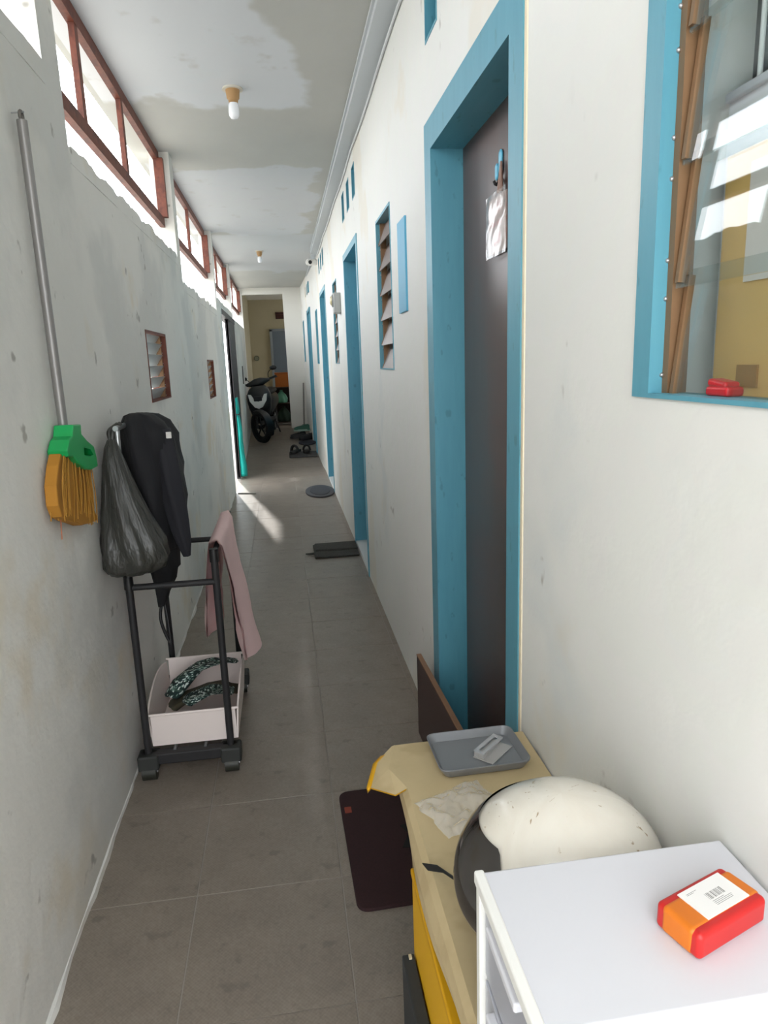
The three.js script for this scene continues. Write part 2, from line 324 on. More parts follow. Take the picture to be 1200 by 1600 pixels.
// doors in the right wall
doors.concat([[10.55, 11.45, 2.24]]).forEach(([a, b, h], k) => {
  const d = struct(`door_${k + 1}`, null, null, ['brown door in a blue frame behind the grey tray', 'door in a blue frame behind the folded grey doormat', 'door in a blue frame beside the oval grey doormat', 'farthest door in a blue frame beside the sandals'][k], 'door');
  const x = xR(-(a + b) / 2) - 0.006, jw = k ? 0.05 : 0.085, jf = k ? 0.045 : 0.09;
  const y0 = k === 3 ? rise(-11) - 0.1 : 0;
  const s = poly([[a, y0], [a + jw, y0], [a + jw, h - jf], [b - jf, h - jf], [b - jf, y0], [b, y0], [b, h], [a, h]]);
  part(d, 'frame', metreUV(slabX(s, x, 0.165)), mBlue);
  part(d, 'leaf', metreUV(rbox(x + 0.105, x + 0.14, y0 + 0.02, h - jf + 0.004, -(a + jw - 0.004), -(b - jf + 0.004), 0.003)), k ? mBlue : mDoor, k ? undefined : 'glossy dark brown leaf');
  part(d, 'threshold', rbox(x + 0.004, x + 0.12, y0 - 0.02, y0 + (k ? 0.03 : 0.012), -(a + jw), -(b - jf), 0.004), std('#d7d6d4', 0.5));
  if (!k) { part(d, 'caulk', rbox(XR - 0.003, XR + 0.004, 0, 2.16, -1.43, -1.416, 0.001), std('#e9dcc0', 0.8), 'cream filler line'); part(d, 'bolt', merge([rod(V(x + 0.1, 0.62, -(a + jw + 0.07)), V(x + 0.1, 0.7, -(a + jw + 0.07)), 0.004), rod(V(x + 0.1, 0.7, -(a + jw + 0.07)), V(x + 0.085, 0.72, -(a + jw + 0.05)), 0.005)]), std('#7a6238', 0.4, { metalness: 0.7 }));
    part(d, 'hook', merge([tube([V(x + 0.1, 1.52, -1.72), V(x + 0.09, 1.49, -1.72), V(x + 0.083, 1.475, -1.72), V(x + 0.085, 1.5, -1.72)], 0.003, 12), tube([V(x + 0.1, 1.5, -1.66), V(x + 0.09, 1.47, -1.66), V(x + 0.083, 1.465, -1.66), V(x + 0.085, 1.48, -1.66)], 0.003, 12)]), mBlack); }
});
// louvre windows in the right wall
{
  const names = ['big blue framed louvre window with cardboard behind the glass', 'blue louvre window beside the painted blue panel', 'blue louvre window behind the meter box'];
  winR.forEach(([a, b, c, d], k) => {
    const w = struct(`window_${k + 8}`, null, null, names[k], 'window');
    louvre(w, a, b, c, d, XR, 1, k ? { depth: 0.03, pitch: 0.125, glass: mSlat, lean: 0.35, fw: 0.006, channel: 0.02, thick: 0.05 } : { depth: 0.03, pitch: 0.15, lean: 0.1, fw: 0.045, channel: 0.014, thick: 0.05 });
  });
  [[9.36, 9.72, 1.42, 2.12], [12.1, 12.45, 1.46, 2.14]].forEach(([a, b, c, d], k) => {
    const w = struct(`window_${k + 11}`, null, null, ['narrow blue louvre window between the third and fourth door', 'last blue window before the end wall'][k], 'window');
    louvre(w, a, b, c, d, xR(-(a + b) / 2), 1, { depth: 0.075, pitch: 0.13, glass: mGlassDull, fw: 0.006, channel: 0.03 });
  });
}
// end wall with its tall opening, and the room behind
const mCream = std('#ffffff', 0.8, { map: texture(512, 512, 2, 2, (u, v) => mixc([190, 180, 152], [178, 168, 140], fbm(L2, u, v, 5, 5))) });
{
  const s = poly([[XL - 0.12, -0.1], [XL, -0.1], [XL, 2.63], [0.089, 2.63], [0.112, 0.1], [0.66, 0.1], [0.66, CEIL + 0.02], [XL - 0.12, CEIL + 0.02]]);
  struct('wall_end', metreUV(extrude(s, 0.12).translate(0, 0, ZEND - 0.12)), mPlain, 'white end wall with a tall open doorway', 'wall');
  struct('wall_back', metreUV(box(XL - 0.12, 2.2, 0.2, CEIL + 0.02, -15, -15.12)), mCream, 'cream wall of the end room', 'wall');
  struct('wall_back_left', metreUV(box(XL - 0.12, XL, 0.2, CEIL + 0.02, ZEND - 0.12, -15)), mCream, 'cream side wall of the end room', 'wall');
  const r = rectPath(12.82, 15, 0.2, CEIL + 0.02); r.holes.push(rectPath(13.3, 14.5, 1.1, 2.1));  // opening added out of view to let skylight into the end room
  struct('wall_back_right', metreUV(slabX(r, 2.2, 0.12)), mCream, 'cream wall of the end room with an added unseen opening for daylight', 'wall');
  struct('wall_back_front', metreUV(box(0.66, 2.2, 0.2, CEIL + 0.02, ZEND - 0.12, ZEND)), mCream, 'cream front wall of the end room', 'wall');
  struct('ceiling_back', metreUV(box(XL - 0.12, 2.3, CEIL, CEIL + 0.12, ZEND, -15.12)), mPlain, 'ceiling of the end room', 'ceiling');
}
// rooms behind the right wall, closed to the light
{
  struct('wall_room_side', mbox(2.6, 2.7, -0.1, CEIL + 0.1, ZBACK, ZEND), mWallR, 'far wall of the rooms behind the right wall', 'wall');
  struct('wall_room_near', mbox(0.654, 2.7, -0.1, CEIL + 0.1, ZBACK - 0.1, ZBACK), mWallR, 'near wall of the rooms behind the right wall', 'wall');
  struct('wall_room_partition', mbox(0.66, 2.6, -0.1, CEIL, -2.7, -2.8), mWallR, 'partition between the rooms behind the right wall', 'wall');
  struct('ceiling_room', mbox(0.66, 2.7, CEIL, CEIL + 0.12, ZBACK, ZEND), mWallR, 'ceiling of the rooms behind the right wall', 'ceiling');
}
// outside: yard and the neighbour's wall beyond the left windows
struct('ground', metreUV(box(-14, 6, -0.3, -0.205, -26, 16)), mConcrete, 'pale concrete yard outside', 'ground');
struct('wall_yard', metreUV(box(-4.2, -4.05, -0.25, 2.4, -24, 8)), mPlain, 'white boundary wall across the yard', 'wall');
// ceiling trunking along the right wall
struct('trim_2', merge([box(0.425, XR, 2.7, CEIL, ZBACK, -8.75), box(0.415, 0.43, 2.725, CEIL, ZBACK, -8.75)]), mTrim, 'grey trunking along the ceiling above the right wall', 'trim');
struct('trim_3', box(0.45, XR, 2.715, CEIL, -8.75, -12.7), mTrim, 'thin grey batten along the far ceiling edge', 'trim');
{
  const pts = []; for (let i = 0; i <= 24; i++) { const z = 1.2 - i * 0.41; pts.push(V(XR - 0.008, 2.685 - 0.018 * Math.abs(Math.sin(i * 0.9)), z)); }
  single('cable', 'thin white cable sagging along the top of the right wall', 'cable', tube(pts, 0.006, 160, 6), std('#d5d8da', 0.5));
}

// ------------------------------------------------------------------ things on the walls and ceiling
function ceilingLamp(x, z, label) {
  const t = thing('ceiling_lamp', label, 'lamp', [x, CEIL, z], 0);
  part(t, 'mount', new THREE.CylinderGeometry(0.048, 0.05, 0.008, 20).translate(0, -0.004, 0), std('#d8d4c8', 0.6));
  part(t, 'socket', new THREE.LatheGeometry([[0, -0.065], [0.022, -0.065], [0.024, -0.05], [0.03, -0.045], [0.034, -0.012], [0.034, 0]].map(([r, y]) => new THREE.Vector2(r, y)), 18), std('#b08a5c', 0.6));
  part(t, 'bulb', new THREE.LatheGeometry([[0.001, -0.135], [0.016, -0.133], [0.024, -0.122], [0.026, -0.105], [0.024, -0.075], [0.019, -0.062]].map(([r, y]) => new THREE.Vector2(r, y)), 20), std('#eef0f4', 0.25));
}
{ const p = onY(363, 138, CEIL); ceilingLamp(p.x, p.z, 'white bulb in a tan ceiling socket next to the repainted patch'); }
{ const p = onY(405, 392, CEIL); ceilingLamp(p.x, p.z, 'white bulb in a ceiling socket above the gateway'); }
// small white camera at the end of the trunking
{
  const t = thing('security_camera', 'small white camera at the end of the ceiling trunking', 'camera', [0.46, 2.63, -8.85]);
  part(t, 'bracket', rbox(-0.03, 0.03, 0.03, 0.085, -0.03, 0.03, 0.006), mTrim);
  part(t, 'housing', new THREE.CapsuleGeometry(0.04, 0.07, 6, 14).rotateZ(Math.PI / 2).translate(-0.02, 0, 0), std('#e8e6e2', 0.4));
  part(t, 'lens', new THREE.CylinderGeometry(0.022, 0.022, 0.03, 14).rotateX(Math.PI / 2).translate(-0.04, -0.005, 0.035), mBlack);
}
// blue painted panel between door and louvre window
single('blue_panel', 'narrow flat blue panel on the right wall beside the louvre window', 'panel', rbox(XR - 0.008, XR + 0.002, 1.62, 1.97, -2.755, -2.925, 0.002), mBlueFlat);
// electricity meter
{
  const t = thing('electric_meter', 'grey box meter with round glass on the right wall', 'meter', [XR, 1.9, -5.82]);
  part(t, 'case', rbox(-0.06, 0.002, -0.08, 0.08, -0.06, 0.06, 0.01), std('#a9aaa6', 0.5));
  part(t, 'dial_ring', new THREE.TorusGeometry(0.042, 0.009, 8, 22).rotateY(Math.PI / 2).translate(-0.062, 0.02, 0), std('#8b8d8c', 0.4));
  part(t, 'dial_glass', new THREE.SphereGeometry(0.042, 18, 10, 0, Math.PI * 2, 0, Math.PI / 2).scale(1, 0.6, 1).rotateZ(Math.PI / 2).translate(-0.062, 0.02, 0), std('#c6b98e', 0.2));
}
// plastic pouch hung on the brown door from blue hooks
{
  const x = XR - 0.006 + 0.105;
  const a = onX(782, 262, x);
  const hk = thing('wall_hook', 'two blue oval stick-on hooks on the brown door', 'hook', [x, a.y, a.z]);
  part(hk, 'hook_pad', new THREE.CapsuleGeometry(0.014, 0.035, 6, 12).scale(0.35, 1, 1).translate(-0.003, 0.01, 0.012), std('#58b6d6', 0.35));
  part(hk, 'hook_pad', new THREE.CapsuleGeometry(0.012, 0.018, 6, 12).scale(0.35, 1, 1).translate(-0.003, -0.005, -0.022), std('#58b6d6', 0.35));
  part(hk, 'hook_arm', tube([V(-0.004, -0.03, 0.012), V(-0.016, -0.045, 0.012), V(-0.022, -0.035, 0.012)], 0.004, 10), mBlack);
  const b = onX(778, 345, x - 0.01), w = 0.17, h = 0.16;
  const t = thing('plastic_pouch', 'clear plastic pouch holding a printed paper on the brown door', 'pouch', [x - 0.012, b.y - 0.01, b.z + 0.005]);
  const paper = canvasTexture(256, 256, (c) => {
    c.fillStyle = '#b3a098'; c.fillRect(0, 0, 256, 256);
    c.fillStyle = '#b46a64'; c.globalAlpha = 0.7; c.fillRect(40, 110, 150, 22); c.fillRect(60, 165, 120, 50); c.globalAlpha = 0.35; c.fillRect(20, 60, 190, 14); c.fillRect(120, 20, 60, 26);
  });
  part(t, 'paper', new THREE.BoxGeometry(0.003, h - 0.02, w - 0.02), std('#ffffff', 0.6, { map: paper }), 'pale paper with faded red print');
  const sheet = new THREE.PlaneGeometry(w, h, 14, 12), p = sheet.attributes.position;
  for (let i = 0; i < p.count; i++) p.setZ(i, 0.004 + 0.006 * fbm(L4, p.getX(i) * 3 + 0.5, p.getY(i) * 3 + 0.5, 6, 3));
  sheet.computeVertexNormals();
  part(t, 'film', sheet.rotateY(-Math.PI / 2), new THREE.MeshPhysicalMaterial({ color: '#f3f0ee', transmission: 0.95, roughness: 0.12, thickness: 0, side: THREE.DoubleSide }));
  part(t, 'hanging_tab', merge([rod(V(0, h / 2 - 0.005, 0.01), V(0.004, h / 2 + 0.07, 0.015), 0.006, 0.003), rod(V(0, h / 2 - 0.005, 0.03), V(0.004, h / 2 + 0.07, 0.017), 0.005, 0.003)]), std('#9a7a6c', 0.5));
}
// red clip on the window sill
{
  const p = onX(1131, 622, XR + 0.03);
  const t = thing('red_clip', 'small red plastic clip lying on the window sill', 'clip', [p.x, 1.376, p.z]);
  part(t, 'jaw', rbox(-0.012, 0.012, 0, 0.012, -0.022, 0.022, 0.004), std('#c8202a', 0.35));
  part(t, 'jaw', rbox(-0.01, 0.012, 0.009, 0.019, -0.024, 0.012, 0.004).rotateX(0.12), std('#c8202a', 0.35));
  part(t, 'spring', new THREE.TorusGeometry(0.006, 0.0018, 6, 14).rotateY(Math.PI / 2).translate(0, 0.011, 0), mBlack);
}
// behind the near window: carton, with a pale sheet and rack added for glass reflections
{
  const xc = 0.585, y0 = 1.372, c1 = onX(1100, 262, xc), b1 = onX(1086, 180, xc + 0.02), zf = -0.925, zn = -0.31;
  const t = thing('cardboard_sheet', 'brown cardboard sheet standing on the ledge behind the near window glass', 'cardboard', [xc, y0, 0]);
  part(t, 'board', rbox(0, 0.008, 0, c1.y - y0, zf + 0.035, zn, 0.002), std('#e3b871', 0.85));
  part(t, 'reflection_sheet', box(-0.003, -0.0005, c1.y - y0 - 0.16, c1.y - y0 - 0.02, zf + 0.09, zn - 0.02), std('#e2d8d2', 0.8), 'pale sheet painted in for a reflection in the window glass');  // pale colour stands for a reflection on the pane
  part(t, 'tape', box(-0.003, -0.0005, 0.012, 0.04, zf + 0.09, zf + 0.13), std('#a87e48', 0.5));
  const r = thing('reflection_rack', 'white board and wires added for reflections in the near window glass', 'rack', [xc + 0.02, y0, 0]);
  const bh = b1.y - y0;
  part(r, 'board', rbox(0, 0.014, 0, bh, zf, zn, 0.004), std('#dedde4', 0.5));  // added white board stands for the clerestory mirrored in the glass
  part(r, 'board_lip', rbox(-0.006, 0.016, bh - 0.012, bh, zf, zn, 0.003), std('#e8e7ee', 0.5));
  for (let i = 0; i < 16; i++) part(r, 'wire', rod(V(0.007, bh - 0.005, zf + 0.05 + i * 0.034), V(0.007, bh + 0.33, zf + 0.05 + i * 0.034), 0.0035), std('#f0f0ee', 0.4));
  part(r, 'top_wire', rod(V(0.007, bh + 0.33, zf + 0.03), V(0.007, bh + 0.33, zn), 0.005), mWhitePlastic);
  const g = thing('grey_curtain', 'grey curtain hanging behind the near louvre window', 'curtain', [0.7, 0, 0]);
  const rings = []; for (let i = 0; i <= 60; i++) { const z = -1.2 + i * 0.02, x = 0.014 * Math.sin(i * 1.1); rings.push([V(x, 1.2, z), V(x * 0.7, 2.3, z), V(x * 0.7 + 0.003, 2.3, z), V(x + 0.003, 1.2, z)]); }
  part(g, 'fabric', loft(rings), std('#7d8a8e', 0.9));
  part(g, 'rail', rod(V(0, 2.31, -1.25), V(0, 2.31, 0.05), 0.008), mChrome);
}
// broom hung on the left wall
{
  const X = XL + 0.022, a = onX(34, 188, X), b = onX(99, 668, X);
  const t = thing('broom', 'broom with a grey pole, green head and straw bristles hung on the left wall', 'broom', [0, 0, 0]);
  part(t, 'pole', rod(b.clone().setY(b.y - 0.01), a, 0.0125, 0.0125, 14), std('#8c8987', 0.38, { metalness: 0.35 }));
  part(t, 'hanger', new THREE.TorusGeometry(0.011, 0.004, 6, 14).rotateY(Math.PI / 2).translate(a.x, a.y + 0.01, a.z), std('#6b6660', 0.5));
  part(t, 'nail', rod(V(XL - 0.01, a.y + 0.016, a.z), V(XL + 0.03, a.y + 0.019, a.z), 0.002), mChrome);
  const px = (list) => list.map(([x, y]) => { const q = onX(x, y, X); return [-q.z, q.y]; });
  const head = poly(px([[94, 667], [106, 666], [107, 680], [117, 691], [128, 700], [132, 715], [134, 728], [124, 733], [113, 731], [103, 723], [95, 713], [86, 712], [84, 706], [88, 690], [93, 684]]));
  head.holes.push(poly(px([[111, 700], [122, 703], [127, 711], [121, 714], [112, 712]])));
  part(t, 'head', slabX(head, X - 0.012, 0.042, 0.004), std('#16a256', 0.4), 'green plastic head');
  const core = poly(px([[84, 712], [96, 714], [106, 725], [131, 731], [132, 752], [135, 790], [143, 812], [132, 816], [119, 819], [108, 815], [98, 812], [86, 806], [80, 790], [77, 760], [80, 730]]));
  part(t, 'bristle_core', slabX(core, X - 0.008, 0.022, 0.004), std('#ad7726', 0.85), 'ochre straw');
  const strands = [], top = px([[84, 713], [131, 732]]), bot = px([[84, 808], [141, 815]]);
  for (let i = 0; i < 110; i++) {
    const k = i / 109, s = rnd(-0.03, 0.03), u0 = top[0][0] + (top[1][0] - top[0][0]) * k, v0 = top[0][1] + (top[1][1] - top[0][1]) * k;
    const u1 = bot[0][0] + (bot[1][0] - bot[0][0]) * (k + s), v1 = bot[0][1] + (bot[1][1] - bot[0][1]) * k + rnd(-0.012, 0.02), xo = X + rnd(-0.012, 0.024);
    const bulge = k < 0.2 ? -0.02 * (0.2 - k) * 5 : 0;
    strands.push(tube([V(xo, v0, -u0), V(xo + rnd(0, 0.004), (v0 + v1) / 2, -((u0 + u1) / 2 + bulge)), V(xo + rnd(-0.004, 0.006), v1, -u1)], 0.0016, 4, 4));
  }
  const br = part(t, 'bristles', merge(strands), std('#b07d2e', 0.85)); br.userData.kind = 'stuff';
  const lo = onX(95, 812, X), l2 = onX(97, 843, X);
  part(t, 'loose_straw', rod(lo, l2, 0.0014), std('#b06a4a', 0.8));
}

// ------------------------------------------------------------------ clothes rack on wheels
{
  const x0 = -0.555, x1 = -0.268, z0 = -2.31, z1 = -2.92, R = 0.0125;
  const t = thing('clothes_rack', 'black tubular clothes rack on castors beside the left wall', 'clothes rack', [0, 0, 0]);
  for (const [x, z, top] of [[x0, z0, 0.745], [x1, z0, 0.82], [x0, z1, 0.72], [x1, z1, 0.82]]) {
    part(t, 'post', rod(V(x, 0.07, z), V(x, top, z), R, R, 14), mDark);
    part(t, 'post_cap', new THREE.CylinderGeometry(0.015, 0.016, 0.045, 14).translate(x, top - 0.012, z), mBlack);
  }
  for (const x of [x0]) for (const z of [z0, z1]) part(t, 'extension_tube', rod(V(x + 0.002, 0.7, z), V(x + 0.02, 1.25, z), 0.009, 0.009, 12), mChrome, 'bare metal extension tube');
  part(t, 'hanging_rail', rod(V(x0 + 0.02, 1.25, z0 + 0.02), V(x0 + 0.02, 1.25, z1 - 0.02), 0.009, 0.009, 12), mChrome);
  part(t, 'towel_rail', rod(V(x1, 0.815, z0), V(x1, 0.815, z1), 0.009, 0.009, 12), mDark);
  for (const z of [z0, z1]) {
    part(t, 'crossbar', rod(V(x0, 0.715, z), V(x1, 0.715, z), 0.011, 0.011, 12), mDark);
    part(t, 'bottom_bar', rbox(x0 - 0.03, x1 + 0.03, 0.058, 0.1, z - 0.02, z + 0.02, 0.006), mDark);
    for (const x of [x0, x1]) {
      part(t, 'castor_housing', rbox(x - 0.036, x + 0.036, 0.042, 0.1, z - 0.032, z + 0.032, 0.008), std('#2a2c2a', 0.6));
      const w = part(t, 'castor', new THREE.CylinderGeometry(0.03, 0.03, 0.048, 22).rotateZ(Math.PI / 2).translate(x, 0.031, z + 0.008), std('#26271f', 0.5));
      part(w, 'axle', rod(V(x - 0.027, 0.031, z + 0.008), V(x + 0.027, 0.031, z + 0.008), 0.006), mChrome);
    }
  }
  for (const x of [x0 + 0.09, x1 - 0.09]) part(t, 'shelf_rod', rod(V(x, 0.1, z0), V(x, 0.1, z1), 0.006), std('#77797a', 0.35, { metalness: 0.6 }));

  // white basket standing on the rods
  const b = thing('basket', 'white plastic basket with raised ends standing on the clothes rack', 'basket', [0, 0, 0]);
  const bx0 = -0.54, bx1 = -0.245, bz0 = -2.335, bz1 = -2.74, y0 = 0.108;
  const mB = std('#e9dcd6', 0.5);
  const wall = (x0, x1, z0, z1, y, lean) => { const g = new THREE.BoxGeometry(Math.max(0.006, x1 - x0), y, Math.max(0.006, z1 - z0), 4, 4, 4).translate((x0 + x1) / 2, y / 2 + y0, (z0 + z1) / 2), p = g.attributes.position; for (let i = 0; i < p.count; i++) { const k = (p.getY(i) - y0) / 0.13; p.setX(i, p.getX(i) + lean[0] * k); p.setZ(i, p.getZ(i) + lean[1] * k); } g.computeVertexNormals(); return g; };
  part(b, 'bottom', rbox(bx0, bx1, y0, y0 + 0.008, bz1, bz0, 0.003), mB);
  part(b, 'side', wall(bx0, bx1, bz0 - 0.006, bz0, 0.125, [0, 0.01]), mB);
  part(b, 'side', wall(bx0, bx1, bz1, bz1 + 0.006, 0.15, [0, -0.012]), mB);
  for (const [x, sgn] of [[bx0, -1], [bx1, 1]]) {
    const s = new THREE.Shape(); s.moveTo(-bz0, y0); s.lineTo(-bz1, y0); s.lineTo(-bz1 + 0.01, y0 + 0.14); s.quadraticCurveTo(-(bz0 + bz1) / 2, y0 + 0.215, -bz0 - 0.004, y0 + 0.125); s.lineTo(-bz0, y0);
    const g = slabX(s, x - 0.003, 0.006), p = g.attributes.position; for (let i = 0; i < p.count; i++) p.setX(i, p.getX(i) + sgn * 0.01 * (p.getY(i) - y0) / 0.13); g.computeVertexNormals();
    part(b, 'end_panel', g, mB);
  }
  part(b, 'rim', rod(V(bx0 - 0.01, y0 + 0.125, bz0 + 0.01), V(bx1 + 0.01, y0 + 0.125, bz0 + 0.01), 0.005), mB); part(b, 'rim', rod(V(bx0 - 0.01, y0 + 0.15, bz1 - 0.014), V(bx1 + 0.01, y0 + 0.15, bz1 - 0.014), 0.005), mB);

  // cloths in the basket
  const batik = canvasTexture(512, 512, (c) => {
    c.fillStyle = '#1e3230'; c.fillRect(0, 0, 512, 512);
    for (let i = 0; i < 9; i++) { c.fillStyle = i % 2 ? '#14201f' : '#3c5148'; c.fillRect(0, i * 57, 512, 14); }
    let s = 7; const r = () => { s = (s * 1664525 + 1013904223) >>> 0; return s / 4294967296; };
    for (let i = 0; i < 420; i++) { c.fillStyle = r() < 0.55 ? '#c9d6cf' : '#6f8c80'; c.beginPath(); c.ellipse(r() * 512, r() * 512, 5 + r() * 9, 4 + r() * 6, r() * 3, 0, 7); c.fill(); }
  });
  const cloth = (name, label, path, w, mat, cat = 'cloth') => {          // a folded strip following a path
    const rings = path.map(([x, y, z, wd], j) => Array.from({ length: 16 }, (_, i) => { const a = i / 16 * Math.PI * 2, k = 1 + 0.25 * Math.sin(j * 1.7 + i * 0.9); return V(x + Math.cos(a) * 0.022 * k * (wd ?? 1), y + Math.abs(Math.sin(a)) * Math.sin(a) * 0.018 * k, z + Math.sin(a) * w * k + Math.cos(a) * 0.01); }));
    return single(name, label, cat, loft(rings), mat, undefined);
  };
  const mBatik = std('#ffffff', 0.9, { map: batik });
  cloth('patterned_cloth', 'dark green patterned cloth draped over the back of the basket', [[-0.495, 0.2, -2.54, 1.3], [-0.46, 0.24, -2.58, 1.6], [-0.42, 0.265, -2.61, 1.8], [-0.37, 0.278, -2.63, 1.8], [-0.32, 0.285, -2.64, 1.6], [-0.28, 0.275, -2.64, 1.3]], 0.06, mBatik);
  cloth('patterned_cloth', 'dark green patterned cloth lying at the front of the basket', [[-0.42, 0.225, -2.43], [-0.39, 0.24, -2.44, 1.5], [-0.35, 0.25, -2.445, 1.8], [-0.31, 0.252, -2.45, 1.6], [-0.28, 0.24, -2.455]], 0.07, mBatik);
  cloth('olive_cloth', 'olive grey cloth crumpled in the middle of the basket', [[-0.49, 0.165, -2.53], [-0.43, 0.195, -2.55], [-0.37, 0.2, -2.57], [-0.3, 0.2, -2.58], [-0.27, 0.185, -2.58]], 0.08, std('#5a5645', 0.9));
  cloth('brown_cloth', 'rust brown cloth in the corner of the basket', [[-0.505, 0.17, -2.375], [-0.48, 0.195, -2.375], [-0.44, 0.2, -2.375], [-0.41, 0.175, -2.375]], 0.022, std('#8c5f38', 0.9));

  // pink towel over the right rail
  {
    const n = 30, m = 26, pos = [], uv = [], idx = [], len = [0.42, 0.5];
    for (let j = 0; j <= m; j++) for (let i = 0; i <= n; i++) {
      const s = i / n, k = j / m, z = -2.37 - 0.5 * k, w = fbm(L3, s, k, 4, 3) - 0.5;
      const L = 0.36 + 0.12 * Math.sin(k * 3) , d = (s - 0.46) * (L + (s < 0.46 ? 0.4 : 0.55)), r = 0.018;
      let x, y;
      if (Math.abs(d) < r * 1.57) { x = x1 + Math.sin(d / r) * r; y = 0.826 + Math.cos(d / r) * r; } else { const dd = Math.abs(d) - r * 1.57, sg = Math.sign(d); x = x1 + sg * (r + (sg > 0 ? 0.12 : 0.06) * dd + dd * 0.06 * Math.sin(k * 9 + s * 3)) + w * 0.05 * Math.min(1, dd * 5); y = 0.826 - dd; }
      pos.push(x, y, z - (s > 0.5 ? 0.06 * (s - 0.5) : 0.1 * (0.46 - s) * (k - 0.5)) * 2); uv.push(s, k);
    }
    for (let j = 0; j < m; j++) for (let i = 0; i < n; i++) { const a = j * (n + 1) + i; idx.push(a, a + n + 1, a + 1, a + 1, a + n + 1, a + n + 2); }
    const g = new THREE.BufferGeometry(); g.setAttribute('position', new THREE.Float32BufferAttribute(pos, 3)); g.setAttribute('uv', new THREE.Float32BufferAttribute(uv, 2)); g.setIndex(idx); g.computeVertexNormals();
    // give it thickness
    const back = g.clone(), bp = back.attributes.position, nn = g.attributes.normal; for (let i = 0; i < bp.count; i++) bp.setXYZ(i, bp.getX(i) - nn.getX(i) * 0.006, bp.getY(i) - nn.getY(i) * 0.006, bp.getZ(i) - nn.getZ(i) * 0.006);
    const edge = []; for (let j = 0; j < m; j++) edge.push(j * (n + 1), 0, 0);
    single('pink_towel', 'pale pink towel draped over the right rail of the clothes rack', 'towel', merge([g, back]), std('#e8c8c6', 0.95, { side: THREE.DoubleSide }));
  }
  // black jacket with sleeves, hung on the upper rail
  {
    const j = thing('black_jacket', 'black jacket hanging from the top of the clothes rack', 'jacket', [0, 0, 0]);
    const fold = (a, y) => 1 + 0.1 * Math.sin(a * Math.PI * 2 * 5 + y * 9) + 0.08 * Math.sin(a * Math.PI * 2 * 9 - y * 17);
    const mJ = std('#17171b', 0.85), rows = [[1.285, -0.5, 0.025, 0.04, -2.48], [1.277, -0.494, 0.05, 0.08, -2.5], [1.25, -0.485, 0.072, 0.13, -2.52], [1.2, -0.478, 0.088, 0.17, -2.54], [1.08, -0.474, 0.096, 0.18, -2.55], [0.98, -0.476, 0.096, 0.17, -2.55], [0.88, -0.482, 0.09, 0.16, -2.55], [0.8, -0.488, 0.08, 0.14, -2.54]];
    part(j, 'body', loft(rows.map(([y, x, rx, rz, z]) => ringY(x, y, z, rx, rz, 48, 0.9, fold)).reverse()), mJ);
    const sl = [[1.23, -0.425, 0.03, -2.46], [1.12, -0.412, 0.04, -2.44], [1.0, -0.402, 0.038, -2.43], [0.9, -0.392, 0.034, -2.43], [0.83, -0.382, 0.024, -2.43], [0.78, -0.376, 0.012, -2.43]];
    part(j, 'sleeve', loft(sl.map(([y, x, r, z]) => ringY(x, y, z, r, r * 1.1, 24, 1, fold)).reverse()), std('#202026', 0.85));
    const tail = [[0.85, -0.495, 0.08, -2.5], [0.78, -0.492, 0.075, -2.48], [0.735, -0.486, 0.07, -2.47], [0.725, -0.468, 0.045, -2.47], [0.69, -0.468, 0.04, -2.47], [0.64, -0.478, 0.024, -2.47], [0.6, -0.482, 0.014, -2.47]];
    part(j, 'hem', loft(tail.map(([y, x, r, z]) => ringY(x, y, z, r, 0.05, 24, 1, fold)).reverse()), std('#0c0c0f', 0.9));
    part(j, 'strap', merge([tube([V(-0.48, 0.62, -2.45), V(-0.49, 0.55, -2.44), V(-0.475, 0.48, -2.44), V(-0.462, 0.45, -2.44)], 0.006, 14, 6), tube([V(-0.475, 0.62, -2.46), V(-0.468, 0.55, -2.45), V(-0.463, 0.46, -2.44)], 0.006, 14, 6)]), mBlack);
    part(j, 'label_tag', rbox(-0.402, -0.384, 1.2, 1.222, -2.412, -2.408, 0.002), std('#d9d7d2', 0.7), 'small white tag');
    part(j, 'hanger_hook', tube([V(-0.535, 1.258, -2.5), V(-0.515, 1.275, -2.5), V(-0.5, 1.28, -2.5)], 0.004, 10), mChrome);
  }
  // black plastic bag in front of it
  const bagBump = texture(512, 512, 1, 1, (u, v) => { const n = fbm(L3, u * 3, v, 8, 4), m = fbm(L1, u * 5, v * 0.6, 10, 3); const k = 255 * (0.6 * Math.abs(n - 0.5) * 2 + 0.4 * m); return [k, k, k]; }, false);
  {
    const crinkle = (a, y) => 1 + 0.07 * Math.sin(a * 44 + y * 13) + 0.09 * (fbm(L5, a, Math.abs(y) * 1.3 % 1, 8, 3) - 0.5) * 2 + 0.05 * Math.sin(a * 82 - y * 30);
    const rows = [[1.215, -0.553, 0.012, 0.014, -2.3], [1.19, -0.552, 0.022, 0.02, -2.29], [1.14, -0.548, 0.036, 0.03, -2.28], [1.06, -0.54, 0.052, 0.045, -2.27], [0.97, -0.526, 0.075, 0.065, -2.26], [0.89, -0.512, 0.095, 0.085, -2.25], [0.84, -0.506, 0.102, 0.09, -2.25], [0.81, -0.512, 0.095, 0.085, -2.25], [0.79, -0.525, 0.07, 0.065, -2.25]];
    const bag = thing('plastic_bag', 'grey-black plastic bag hanging in front of the black jacket', 'bag', [0, 0, 0]);
    const g = loft(rows.map(([y, x, rx, rz, z]) => ringY(x, y, z, rx, rz, 64, 0.95, crinkle)).reverse());
    part(bag, 'sack', g, new THREE.MeshPhysicalMaterial({ color: '#33332f', roughness: 0.42, clearcoat: 0.25, clearcoatRoughness: 0.35, bumpMap: bagBump, bumpScale: 0.006 }));
